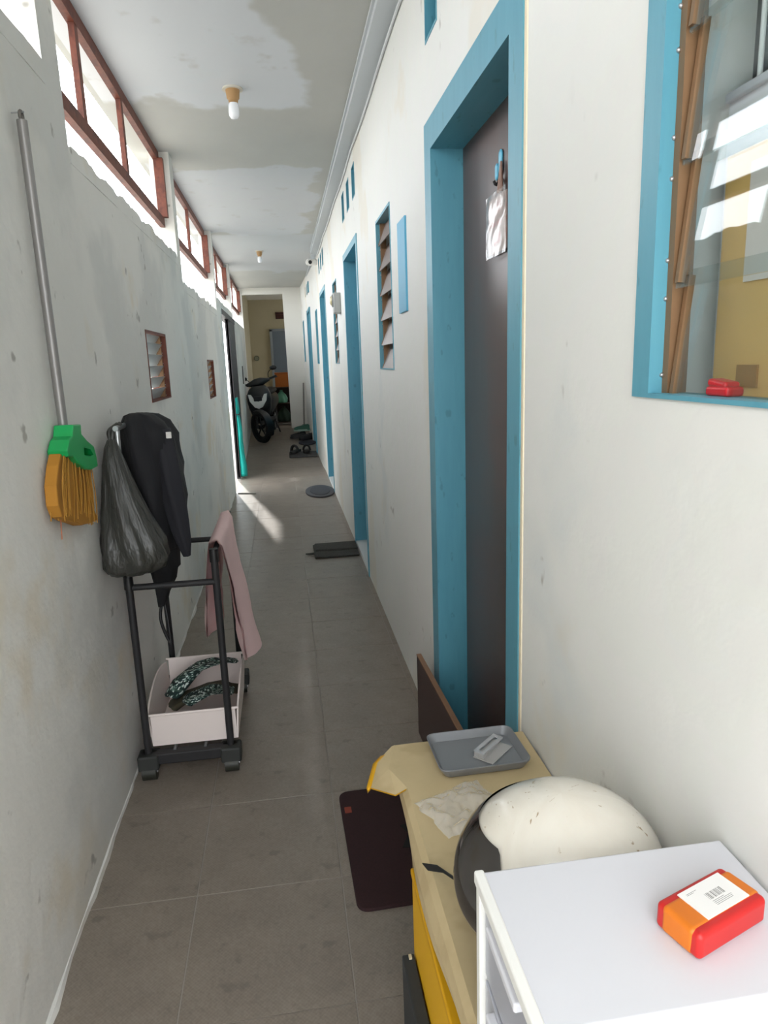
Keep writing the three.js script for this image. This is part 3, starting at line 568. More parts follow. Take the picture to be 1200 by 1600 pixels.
    part(bag, 'knot', merge([tube([V(-0.553, 1.2, -2.3), V(-0.545, 1.245, -2.31), V(-0.53, 1.262, -2.34)], 0.008, 12, 7), tube([V(-0.553, 1.2, -2.3), V(-0.56, 1.24, -2.31), V(-0.535, 1.262, -2.33)], 0.007, 12, 7)]), std('#33332f', 0.4));
  }
}

// ------------------------------------------------------------------ the table by the right wall and what lies on it
const TOP = 0.58;
{
  const x0 = 0.195, x1 = XR - 0.004, z0 = -0.2, z1 = -1.392;
  const t = thing('low_table', 'low side table covered with a beige sheet against the right wall', 'table', [0, 0, 0]);
  part(t, 'tabletop', rbox(x0 + 0.01, x1, TOP - 0.03, TOP - 0.003, z1 + 0.006, z0, 0.004), std('#8a7350', 0.7));
  for (const [x, z] of [[x0 + 0.05, z0 - 0.05], [x1 - 0.04, z0 - 0.05], [x0 + 0.05, z1 + 0.05], [x1 - 0.04, z1 + 0.05]]) part(t, 'leg', rbox(x - 0.02, x + 0.02, 0, TOP - 0.03, z - 0.02, z + 0.02, 0.003), std('#6d5a3c', 0.7));
  // the sheet: top, sagging left edge, turned-out corner flap
  const sheet = thing('beige_sheet', 'beige paper-backed sheet with a yellow underside spread over the low table', 'table cover', [0, 0, 0]);
  const mSheet = std('#ffffff', 0.7, { map: texture(512, 512, 0.5, 0.5, (u, v) => { const n = fbm(L2, u, v, 6, 5), s = fbm(L5, u, v, 4, 5); return mixc(mixc([206, 186, 146], [194, 174, 134], n), [176, 154, 116], 0.5 * step(0.55, 0.7, s)); }), side: THREE.DoubleSide });
  const rings = []; const N = 34;
  for (let j = 0; j <= N; j++) {
    const z = z1 - 0.004 + (z0 - z1) * j / N, k = j / N, d = 0.045 + 0.03 * fbm(L3, k, 0.4, 6, 3) + (k < 0.08 ? -0.02 : 0), bow = 0.012 * Math.sin(k * 14) ;
    rings.push([V(x1, TOP, z), V(x1 - 0.1, TOP + 0.0005, z), V(x0 + 0.05, TOP + 0.001, z), V(x0 + 0.004, TOP, z), V(x0 - 0.006, TOP - 0.012, z), V(x0 - 0.012 + bow * 0.3, TOP - d * 0.6, z), V(x0 - 0.01 + bow * 0.6, TOP - d, z)]);
  }
  part(sheet, 'cover', metreUV(loft(rings, false, false)), mSheet);
  const fl = [V(x0 + 0.004, TOP + 0.001, z1 - 0.004), V(x0 + 0.004, TOP + 0.001, z1 + 0.16), onY(618, 1242, TOP - 0.012), onY(577, 1230, TOP - 0.006), onY(587, 1192, TOP), onY(612, 1166, TOP + 0.002)];
  const fg = new THREE.BufferGeometry(); const ctr = fl.reduce((s, p) => s.add(p.clone()), V()).divideScalar(fl.length); ctr.y += 0.002;
  const fp = []; fl.forEach((p, i) => { const q = fl[(i + 1) % fl.length]; for (const v of [ctr, p, q]) fp.push(v.x, v.y, v.z); });
  fg.setAttribute('position', new THREE.Float32BufferAttribute(fp, 3));
  part(sheet, 'flap', metreUV(fg), mSheet);
  const e0 = fl[3], e1 = fl[4], e2 = fl[5].clone().lerp(fl[4], 0.55);
  part(sheet, 'yellow_edge', loft([e0, e1, e2].map((p, i) => [V(p.x + 0.004, p.y + 0.001, p.z), V(p.x - 0.006, p.y - 0.001, p.z), V(p.x - 0.004, p.y - 0.014 + i * 0.004, p.z), V(p.x + 0.004, p.y - 0.004, p.z)])), std('#e0a60c', 0.5), 'bright yellow printed edge');
  part(sheet, 'flap_underside', metreUV(fg.clone().translate(0, -0.003, 0)), std('#d9a413', 0.5));
}
// yellow carton and dark plank below the table
{
  const art = canvasTexture(256, 512, (c) => {
    c.fillStyle = '#e6b00f'; c.fillRect(0, 0, 256, 512);
    c.fillStyle = '#8f9298'; c.fillRect(120, 190, 110, 90); c.fillStyle = '#c9cbd0'; c.fillRect(135, 200, 60, 34); c.fillStyle = '#26241f'; c.fillRect(110, 290, 120, 110);
    c.fillStyle = '#c78a08'; c.fillRect(0, 470, 256, 42);
  });
  const t = thing('yellow_carton', 'yellow printed carton standing under the low table', 'carton', [0, 0, 0]);
  part(t, 'body', rbox(0.187, 0.43, 0, 0.46, -1.14, -0.7, 0.006), std('#e2ac10', 0.55));
  const print = new THREE.PlaneGeometry(0.42, 0.43).rotateY(-Math.PI / 2).translate(0.1855, 0.24, -0.915);
  part(t, 'print', print, std('#ffffff', 0.55, { map: art }), 'yellow face with grey and black print');
  part(t, 'lid', rbox(0.185, 0.432, 0.455, 0.47, -1.142, -0.698, 0.004), std('#dba30c', 0.55));
  const a = onY(628, 1492, 0.3), b = onY(650, 1490, 0.3);
  const p = thing('dark_board', 'charcoal board standing on edge beside the yellow carton', 'board', [0, 0, 0]);
  part(p, 'panel', metreUV(rbox(a.x, Math.min(b.x, 0.183), 0, 0.3, a.z, -0.62, 0.003)), std('#2f3234', 0.7));
  part(p, 'chipped_corner', rbox(a.x + 0.012, a.x + 0.018, 0.297, 0.304, a.z + 0.004, a.z + 0.014, 0.001), std('#c9bfa2', 0.7));
}
// grey tray with a folded clear item
{
  const c = [onY(668, 1158, TOP + 0.015), onY(800, 1138, TOP + 0.015), onY(826, 1190, TOP + 0.015), onY(697, 1214, TOP + 0.015)];
  const cx = c.reduce((s, p) => s + p.x, 0) / 4, cz = c.reduce((s, p) => s + p.z, 0) / 4;
  const t = thing('grey_tray', 'grey rectangular tray with rounded corners on the beige sheet', 'tray', [cx - 0.004, TOP + 0.004, cz], 0.02);
  const w = 0.198, d = 0.15, hgt = 0.022, mT = std('#84868a', 0.45, { metalness: 0.15 });
  const rr = (w, d, y, r) => roundRect(w, d, r).getPoints(8).slice(0, -1).map((p) => V(p.x, y, -p.y));
  part(t, 'pan', loft([rr(w * 0.86, d * 0.84, 0.003, 0.014), rr(w * 0.88, d * 0.86, 0.004, 0.016), rr(w * 0.97, d * 0.96, hgt, 0.02), rr(w, d, hgt, 0.022), rr(w * 0.99, d * 0.98, hgt - 0.004, 0.02), rr(w * 0.88, d * 0.86, 0, 0.016), rr(w * 0.8, d * 0.8, 0, 0.014)].reverse(), true), mT);
  part(t, 'floor_sheet', extrude(roundRect(w * 0.88, d * 0.86, 0.016), 0.002).rotateX(-Math.PI / 2).translate(0, 0.003, 0), mT);
  const k = thing('clear_clip', 'bent clear plastic strip lying in the grey tray', 'plastic strip', [cx + 0.03, TOP + 0.0105, cz - 0.002], 0.75);
  const mC = new THREE.MeshPhysicalMaterial({ color: '#e8e6e4', transmission: 0.55, roughness: 0.15, thickness: 0, side: THREE.DoubleSide });
  part(k, 'base', rbox(-0.045, 0.04, 0, 0.002, -0.02, 0.028, 0.0008), mC);
  const fr = roundRect(0.085, 0.026, 0.004); fr.holes.push(roundRect(0.07, 0.01, 0.004));
  part(k, 'slotted_strip', extrude(fr, 0.003).rotateX(-Math.PI / 2 + 0.02).translate(0, 0.012, -0.008), std('#cfd0d2', 0.25, { metalness: 0.4 }), 'slotted bright strip');
  part(k, 'end_block', rbox(-0.042, -0.028, 0.001, 0.013, -0.02, 0.004, 0.002), mC);
}
// crumpled clear bag
{
  const g = new THREE.PlaneGeometry(0.15, 0.12, 40, 32), p = g.attributes.position;
  for (let i = 0; i < p.count; i++) {
    const x = p.getX(i), y = p.getY(i), n = fbm(L4, x * 4 + 0.5, y * 4 + 0.5, 5, 4), m = fbm(L2, x * 5 + 0.2, y * 5 + 0.7, 6, 3), e = 1 - Math.max(Math.abs(x) / 0.075, Math.abs(y) / 0.06);
    p.setXYZ(i, x * (0.85 + 0.3 * m), y * (0.85 + 0.3 * n), 0.003 + 0.05 * Math.abs(n - 0.5) * Math.min(1, e * 3 + 0.25) + 0.012 * m * Math.min(1, e * 4));
  }
  g.computeVertexNormals(); g.rotateX(-Math.PI / 2);
  const c = onY(722, 1262, TOP + 0.005);
  const m = single('clear_bag', 'crumpled clear plastic bag between the grey tray and the helmet', 'bag', g, new THREE.MeshPhysicalMaterial({ color: '#ffffff', transmission: 0.72, roughness: 0.12, thickness: 0, side: THREE.DoubleSide }));
  m.position.set(c.x, TOP + 0.0015, c.z); m.rotation.y = 0.35;
}
// helmet
{
  const C = V(0.351, 0.705, -0.818), rx = 0.151, ry = 0.124, rz = 0.127;
  const t = thing('helmet', 'white motorcycle helmet with a dark visor on the beige sheet', 'helmet', [C.x, TOP + 0.002, C.z]);
  const cy = C.y - TOP;
  const shellMap = texture(512, 512, 1, 1, (u, v) => { const n = fbm(L1, u, v, 6, 5), s = fbm(L5, u, v, 26, 4), q = fbm(L3, u, v, 9, 4); return mixc(mixc([238, 233, 222], [228, 220, 206], n), [150, 124, 92], 0.75 * step(0.72, 0.82, s) * step(0.45, 0.6, q)); });
  // a shell of an ellipsoid: rows from the crown down, cut by a slanted lower rim
  const shell = (k, from, to, a0, a1, n = 64, m = 30) => {
    const pos = [], uv = [], idx = [];
    for (let j = 0; j <= m; j++) for (let i = 0; i <= n; i++) {
      const a = a0 + (a1 - a0) * i / n, lo = typeof to === 'function' ? to(a) : to, hi = typeof from === 'function' ? from(a) : from, th = hi + (lo - hi) * j / m;
      const s = Math.sin(th), y = Math.cos(th), flare = 1 + 0.06 * Math.max(0, -y);
      pos.push(Math.cos(a) * s * rx * k * flare, cy + y * ry * k, Math.sin(a) * s * rz * k * flare); uv.push(i / n * 2, j / m);
    }
    for (let j = 0; j < m; j++) for (let i = 0; i < n; i++) { const a = j * (n + 1) + i; idx.push(a, a + 1, a + n + 1, a + 1, a + n + 2, a + n + 1); }
    const g = new THREE.BufferGeometry(); g.setAttribute('position', new THREE.Float32BufferAttribute(pos, 3)); g.setAttribute('uv', new THREE.Float32BufferAttribute(uv, 2)); g.setIndex(idx); g.computeVertexNormals(); return g;
  };
  const face = (a) => Math.max(0, Math.cos(a - Math.PI - 0.5));                  // 1 towards the corridor, where the visor is
  part(t, 'shell', shell(1, 0.001, (a) => 2.35 - 1.45 * step(0.1, 0.75, face(a)), 0, Math.PI * 2), new THREE.MeshPhysicalMaterial({ map: shellMap, roughness: 0.22, clearcoat: 0.6, clearcoatRoughness: 0.1, side: THREE.DoubleSide }));
  part(t, 'visor', shell(1.02, (a) => 0.86 + 0.75 * step(0.6, 0.1, face(a)), 2.25, Math.PI - 0.85, Math.PI + 1.85, 40, 20), new THREE.MeshPhysicalMaterial({ color: '#2a2522', roughness: 0.15, clearcoat: 0.8, side: THREE.DoubleSide }), 'dark smoky visor');
  part(t, 'lining', shell(0.93, 0.9, 2.3, 0, Math.PI * 2, 40, 16), std('#191716', 0.9));
  part(t, 'rim', new THREE.TorusGeometry(1, 0.06, 8, 48).rotateX(Math.PI / 2).scale(rx * 0.78, 0.12, rz * 0.78).translate(0, cy - ry * 0.74, 0), mBlack);
  part(t, 'pivot', new THREE.CylinderGeometry(0.016, 0.016, 0.008, 18).rotateX(Math.PI / 2).translate(-0.035, cy - 0.01, rz * 1.0), std('#3a3530', 0.4));
  const s0 = onY(664, 1355, TOP + 0.006).sub(t.position), s1 = onY(712, 1375, TOP + 0.012).sub(t.position);
  part(t, 'chin_strap', loft([s0, s0.clone().lerp(s1, 0.5), s1].map((p, i) => { const h = 0.006 + 0.004 * Math.sin(i * 1.5), q = (dz, dy) => V(p.x + dz * 0.35, p.y + dy + (i === 1 ? 0.008 : 0), p.z + dz); return [q(-0.009, 0), q(0.009, 0), q(0.009, 0.002), q(-0.009, 0.002)]; })), mBlack, 'black strap end');
}
// white plastic drawer unit with the parcel on top
{
  const y1 = 0.84, x0 = 0.192, x1 = XR - 0.004, z0 = -0.48, z1 = -0.678;
  const t = thing('drawer_unit', 'small white plastic drawer unit beside the helmet', 'drawer unit', [0, 0, 0]);
  const mW = mWhitePlastic;
  part(t, 'top', rbox(x0 - 0.004, x1, y1 - 0.012, y1, z1 - 0.003, z0 + 0.003, 0.004), mW);
  part(t, 'top_lip', rbox(x0 - 0.006, x0 + 0.006, y1 - 0.014, y1 + 0.003, z1 - 0.004, z0 + 0.004, 0.003), std('#f1f0ec', 0.4));
  part(t, 'side_panel', rbox(x0 + 0.004, x1, TOP + 0.004, y1 - 0.008, z1, z1 + 0.006, 0.002), mW);
  part(t, 'side_panel', rbox(x0 + 0.004, x1, TOP + 0.004, y1 - 0.008, z0 - 0.006, z0, 0.002), mW);
  part(t, 'back_panel', rbox(x1 - 0.006, x1, TOP + 0.004, y1 - 0.008, z1, z0, 0.002), mW);
  part(t, 'base', rbox(x0, x1, TOP + 0.002, TOP + 0.014, z1, z0, 0.003), mW);
  for (const z of [z1 + 0.006, z0 - 0.006]) part(t, 'corner_post', rbox(x0 - 0.004, x0 + 0.01, TOP + 0.002, y1 - 0.008, z - 0.007, z + 0.007, 0.002), std('#f1f0ec', 0.4));
  const mD = new THREE.MeshPhysicalMaterial({ color: '#d7d9e2', transmission: 0.45, roughness: 0.3, thickness: 0, side: THREE.DoubleSide });
  for (let k = 0; k < 2; k++) {
    const a = TOP + 0.018 + k * 0.118, b = a + 0.108;
    const d = part(t, 'drawer', merge([rbox(x0 + 0.002, x0 + 0.008, a, b, z1 + 0.016, z0 - 0.016, 0.002), rbox(x0 + 0.006, x1 - 0.02, a, a + 0.004, z1 + 0.016, z0 - 0.016, 0.001), rbox(x0 + 0.006, x1 - 0.02, a, b - 0.03, z1 + 0.016, z1 + 0.02, 0.001), rbox(x0 + 0.006, x1 - 0.02, a, b - 0.03, z0 - 0.02, z0 - 0.016, 0.001)]), mD, 'translucent drawer');
    part(d, 'pull', rbox(x0 - 0.008, x0 + 0.004, b - 0.02, b - 0.008, z1 + 0.05, z0 - 0.05, 0.003), mW);
  }
  const lbl = canvasTexture(256, 256, (c) => {
    c.fillStyle = '#f2f0ee'; c.fillRect(0, 0, 256, 256); c.fillStyle = '#9a9896';
    for (let i = 0; i < 16; i++) c.fillRect(96 + i * 6 + (i % 3), 92, 2 + (i * 7) % 4, 58);
    for (let i = 0; i < 4; i++) c.fillRect(96, 164 + i * 12, 70 + (i * 37) % 40, 4);
    c.fillRect(28, 34, 60, 4); c.fillRect(28, 44, 40, 4);
  });
  const A = onY(1021, 1413, y1 + 0.028), B = onY(1123, 1357, y1 + 0.028), D = onY(1098, 1466, y1 + 0.028);
  const u = B.clone().sub(A), v = D.clone().sub(A), w = u.length(), d = v.length() * 1.02;
  const ctr = A.clone().addScaledVector(u, 0.5).addScaledVector(v, 0.5);
  const p = thing('parcel', 'small red parcel with orange tape and a white label on the drawer unit', 'parcel', [ctr.x, y1 + 0.001, ctr.z], Math.atan2(-u.z, u.x));
  const lump = (g, s) => { const q = g.attributes.position; for (let i = 0; i < q.count; i++) { const x = q.getX(i), y = q.getY(i), z = q.getZ(i), n = fbm(L2, x * 9 + 0.5, z * 9 + y * 7 + 0.5, 4, 3) - 0.5; q.setXYZ(i, x * (1 + n * s), y * (1 + n * s * 0.6), z * (1 + n * s)); } g.computeVertexNormals(); return g; };
  part(p, 'wrap', lump(new RoundedBoxGeometry(w, 0.03, d, 5, 0.006).translate(0, 0.015, 0), 0.05), std('#c51f1d', 0.4), 'red wrapping');
  part(p, 'tape', lump(new RoundedBoxGeometry(w + 0.0016, 0.0312, d * 0.74, 5, 0.006).translate(0, 0.0153, 0), 0.05), std('#d97414', 0.45), 'orange tape band');
  part(p, 'label', new THREE.BoxGeometry(w * 0.62, 0.0012, d * 0.68).translate(w * 0.04, 0.0316, -d * 0.02), std('#ffffff', 0.6, { map: lbl }), 'white printed label');
}
// board leaning by the brown door
{
  const t = single('leaning_board', 'dark brown board standing on edge against the blue door frame', 'board', rbox(-0.008, 0.008, 0, 0.33, -0.42, 0.42, 0.002), mDark);
  t.removeFromParent(); used.set('leaning_board', 0);
  const g = thing('leaning_board', 'dark brown board standing on edge against the blue door frame', 'board', [0.462, 0, -2.0], 0.03);
  part(g, 'panel', rbox(-0.008, 0.008, 0, 0.329, -0.42, 0.42, 0.002), std('#3c2626', 0.45));
  part(g, 'top_edge', rbox(-0.009, 0.009, 0.326, 0.332, -0.42, 0.42, 0.001), std('#8d6a50', 0.7), 'bare lighter top edge');
}
// ------------------------------------------------------------------ mats
{
  const m = thing('maroon_mat', 'maroon rubber doormat with a black mark beside the low table', 'doormat', [0.265, 0.001, -1.822], 0.02);
  const mMat = std('#34191c', 0.9, { map: texture(256, 256, 0.12, 0.12, (u, v) => { const n = fbm(L1, u, v, 32, 3); return mixc([255, 255, 255], [190, 190, 190], n); }) });
  part(m, 'pad', metreUV(extrude(roundRect(0.32, 0.52, 0.035), 0.007, 0.002).rotateX(-Math.PI / 2)), mMat);
  const mark = new THREE.Shape(); mark.moveTo(-0.03, -0.05); mark.lineTo(0.03, -0.06); mark.lineTo(0.05, 0); mark.lineTo(0.02, 0.02); mark.lineTo(0.03, 0.06); mark.lineTo(-0.02, 0.05); mark.lineTo(0, 0.01); mark.closePath();
  part(m, 'mark', extrude(mark, 0.001).rotateX(-Math.PI / 2).translate(0.03, 0.0095, 0.0), std('#121113', 0.9), 'black printed mark');
  part(m, 'tag', extrude(roundRect(0.022, 0.03, 0.003), 0.0015).rotateX(-Math.PI / 2).translate(-0.14, 0.009, -0.16), std('#8a3a2a', 0.7), 'small rust tag');
}
{
  const rag = (w, d, seed) => { const g = new RoundedBoxGeometry(w, 0.016, d, 6, 0.006), p = g.attributes.position; for (let i = 0; i < p.count; i++) { const n = fbm(L4, p.getX(i) * 4 + 0.5 + seed, p.getZ(i) * 4 + 0.5, 12, 3) - 0.5; p.setY(i, p.getY(i) + 0.01 * n * (p.getY(i) > 0 ? 1 : 0)); p.setX(i, p.getX(i) * (1 + 0.06 * n)); } g.computeVertexNormals(); return g; };
  const mRag = std('#57544f', 0.95, { map: texture(256, 256, 0.1, 0.1, (u, v) => { const n = fbm(L3, u, v, 24, 3); return mixc([255, 255, 255], [150, 146, 140], n); }) });
  const t = thing('rag_mat', 'folded grey rag doormat in front of the second blue door frame', 'doormat', [0.325, 0.012, -5.15]);
  part(t, 'pad', metreUV(rag(0.34, 0.34, 0)), mRag);
  part(t, 'fold', metreUV(rag(0.33, 0.2, 0.3)).translate(0.005, 0.013, -0.07), mRag);
  part(t, 'loose_strip', loft([[-0.165, 0.02, 0.05], [-0.2, 0.016, 0.055], [-0.235, 0.012, 0.05]].map(([x, w, z], i) => [V(x, -0.004, z - w), V(x, -0.004, z + w), V(x, 0.004, z + w * 0.7), V(x, 0.004, z - w * 0.7)].map((p) => (i === 2 ? p.setZ(z + (p.z - z) * 0.2) : p)))), mRag);
  const o = thing('oval_mat', 'oval dark grey doormat in front of the third blue door frame', 'doormat', [0.34, 0.002, -7.72]);
  const ov = new THREE.Shape(); ov.absellipse(0, 0, 0.16, 0.36, 0, Math.PI * 2);
  part(o, 'pad', metreUV(extrude(ov, 0.012, 0.004, 40).rotateX(-Math.PI / 2)), std('#46464a', 0.95));
  const ov2 = new THREE.Shape(); ov2.absellipse(0, 0, 0.11, 0.28, 0, Math.PI * 2);
  part(o, 'inner_oval', metreUV(extrude(ov2, 0.004, 0.002, 40).rotateX(-Math.PI / 2).translate(0, 0.015, 0)), std('#3c3c41', 0.95));
  const f = thing('flat_mat', 'thin grey doormat under the pair of sandals', 'doormat', [0.24, rise(-10.5) + 0.008, -10.5], 0); f.rotation.x = 0.0997;
  part(f, 'pad', metreUV(extrude(roundRect(0.42, 0.36, 0.03), 0.007, 0.002).rotateX(-Math.PI / 2)), std('#4c4a4a', 0.95));
}

// ------------------------------------------------------------------ footwear by the far doors
function sandal(label, x, z, turn, mat, strapMat) {
  const t = thing('sandal', label, 'sandal', [x, rise(z) + 0.031, z], turn, 'sandals on the thin mat'); t.rotation.order = 'YXZ';
  const s = new THREE.Shape(); s.moveTo(-0.032, -0.12); s.quadraticCurveTo(0, -0.145, 0.032, -0.12); s.bezierCurveTo(0.03, -0.04, 0.05, 0.04, 0.044, 0.09); s.quadraticCurveTo(0.01, 0.15, -0.04, 0.1); s.bezierCurveTo(-0.046, 0.03, -0.026, -0.04, -0.032, -0.12);
  part(t, 'sole', extrude(s, 0.022, 0.003).rotateX(-Math.PI / 2), mat);
  const arch = (z, h, w) => { const pts = []; for (let i = 0; i <= 12; i++) { const a = i / 12 * Math.PI; pts.push(V(Math.cos(a) * w, 0.022 + Math.sin(a) * h, z)); } return tube(pts, 0.013, 24, 6); };
  part(t, 'strap', arch(-0.045, 0.075, 0.046), strapMat); part(t, 'strap', arch(-0.015, 0.065, 0.044), strapMat); t.scale.setScalar(1.15);
  return t;
}
{
  const p = onY(462, 709, rise(-10.35) + 0.03), q = onY(480, 708, rise(-10.35) + 0.03);
  sandal('black slip-on sandal of the pair on the thin mat, further from the wall', p.x, p.z, 2.75, mDark, mDark);
  sandal('black slip-on sandal of the pair on the thin mat, nearer the wall', q.x, q.z, 3.0, mBlack, mBlack);
}
function shoe(label, pos, turn, upper, sole, tilt = 0) {
  const t = thing('shoe', label, 'shoe', pos, turn, 'shoes heaped by the end wall'); t.rotation.order = 'YXZ'; t.rotation.x = tilt;
  const ring = (z, w, h, y) => Array.from({ length: 18 }, (_, i) => { const a = i / 18 * Math.PI * 2; return V(Math.cos(a) * w, y + Math.max(-0.2, Math.sin(a)) * h, z); });
  part(t, 'upper', loft([ring(-0.13, 0.03, 0.06, 0.03), ring(-0.11, 0.04, 0.085, 0.03), ring(-0.05, 0.042, 0.08, 0.03), ring(0.02, 0.046, 0.06, 0.03), ring(0.09, 0.045, 0.045, 0.03), ring(0.13, 0.028, 0.03, 0.03)].reverse()), upper);
  const s = new THREE.Shape(); s.absellipse(0, 0, 0.048, 0.14, 0, Math.PI * 2);
  part(t, 'sole', extrude(s, 0.024, 0.003, 16).rotateX(-Math.PI / 2).translate(0, 0.003, 0), sole);
  for (const k of [0, 1, 2]) part(t, 'lace', rod(V(-0.02, 0.095 - k * 0.012, -0.02 + k * 0.03), V(0.02, 0.095 - k * 0.012, -0.02 + k * 0.03), 0.004), std('#c9cac6', 0.8));
}
{
  const R = (px, py, y) => onY(px, py, y);
  const a = R(466, 679, 0.26), b = R(479, 680, 0.26), c = R(482, 688, 0.2);
  shoe('black shoe with its toe to the corridor by the end wall', [a.x, rise(a.z) + 0.006, a.z], -1.5, mBlack, mDark);
  shoe('black shoe beside the right wall at the end of the corridor', [b.x, rise(b.z) + 0.006, b.z], -1.1, mDark, mBlack);
  shoe('green and grey sports shoe resting on top of the black shoes', [(a.x + b.x) / 2, rise(a.z) + 0.125, a.z + 0.02], -1.6, std('#2f5a4a', 0.7), std('#8fa79b', 0.6));
  const cm = thing('small_mat', 'small dark mat in front of the heap of shoes', 'doormat', [c.x - 0.02, rise(c.z) + 0.006, c.z]); cm.rotation.x = 0.0997;
  const ov = new THREE.Shape(); ov.absellipse(0, 0, 0.14, 0.16, 0, Math.PI * 2);
  part(cm, 'pad', extrude(ov, 0.012, 0.003, 32).rotateX(-Math.PI / 2), std('#34323a', 0.95));
}
// stick leaning in the corner
{
  const a = onZ(474, 598, ZEND + 0.03), b = onZ(475, 662, ZEND + 0.12);
  const t = thing('mop', 'grey mop handle leaning in the corner by the shoes', 'mop', [0, 0, 0]);
  part(t, 'handle', rod(V(b.x, 0.32, b.z), V(a.x, a.y, a.z), 0.014), std('#7f7a74', 0.6));
  part(t, 'mop_head', new THREE.CylinderGeometry(0.03, 0.06, 0.08, 14).translate(b.x, 0.315, b.z), std('#4b4a4c', 0.9));
}
// teal sheet on the gate leaf
{
  const N = 28, rings = [], x0 = XL + 0.004, za = -LEAF - 0.012, zb = -LEAF - 0.3;
  for (let j = 0; j <= N; j++) {
    const k = j / N, y = 0.035 + 1.0 * k, w = 0.085 - 0.05 * k + (k > 0.76 && k < 0.82 ? -0.016 : 0), o = 0.006 * Math.sin(k * 13);
    rings.push([V(x0, y, za), V(x0 + w * 0.6 + o, y, za + 0.004), V(x0 + w + o, y, za - 0.05), V(x0 + w * 0.8 - o, y, (za + zb) / 2), V(x0 + w * 0.5, y, zb), V(x0, y, zb)]);
  }
  const t = thing('teal_tarpaulin', 'teal tarpaulin hanging on the dark gate leaf', 'tarpaulin', [0, 0, 0]);
  part(t, 'sheet', loft(rings), std('#12a79d', 0.55));
  part(t, 'tie', tube([V(XL + 0.002, 0.83, za + 0.004), V(XL + 0.03, 0.83, za + 0.008), V(XL + 0.04, 0.83, za - 0.06), V(XL + 0.03, 0.83, zb), V(XL + 0.002, 0.83, zb - 0.01)], 0.006, 20, 6), mSteel);
}
// doorstop stick on the floor by the gateway
{ const a = onY(372, 771, 0.008), b = onY(400, 771, 0.008); single('wooden_stick', 'thin pale stick lying on the tiles by the gateway', 'stick', rod(a, b, 0.008), std('#a39d93', 0.7)); }

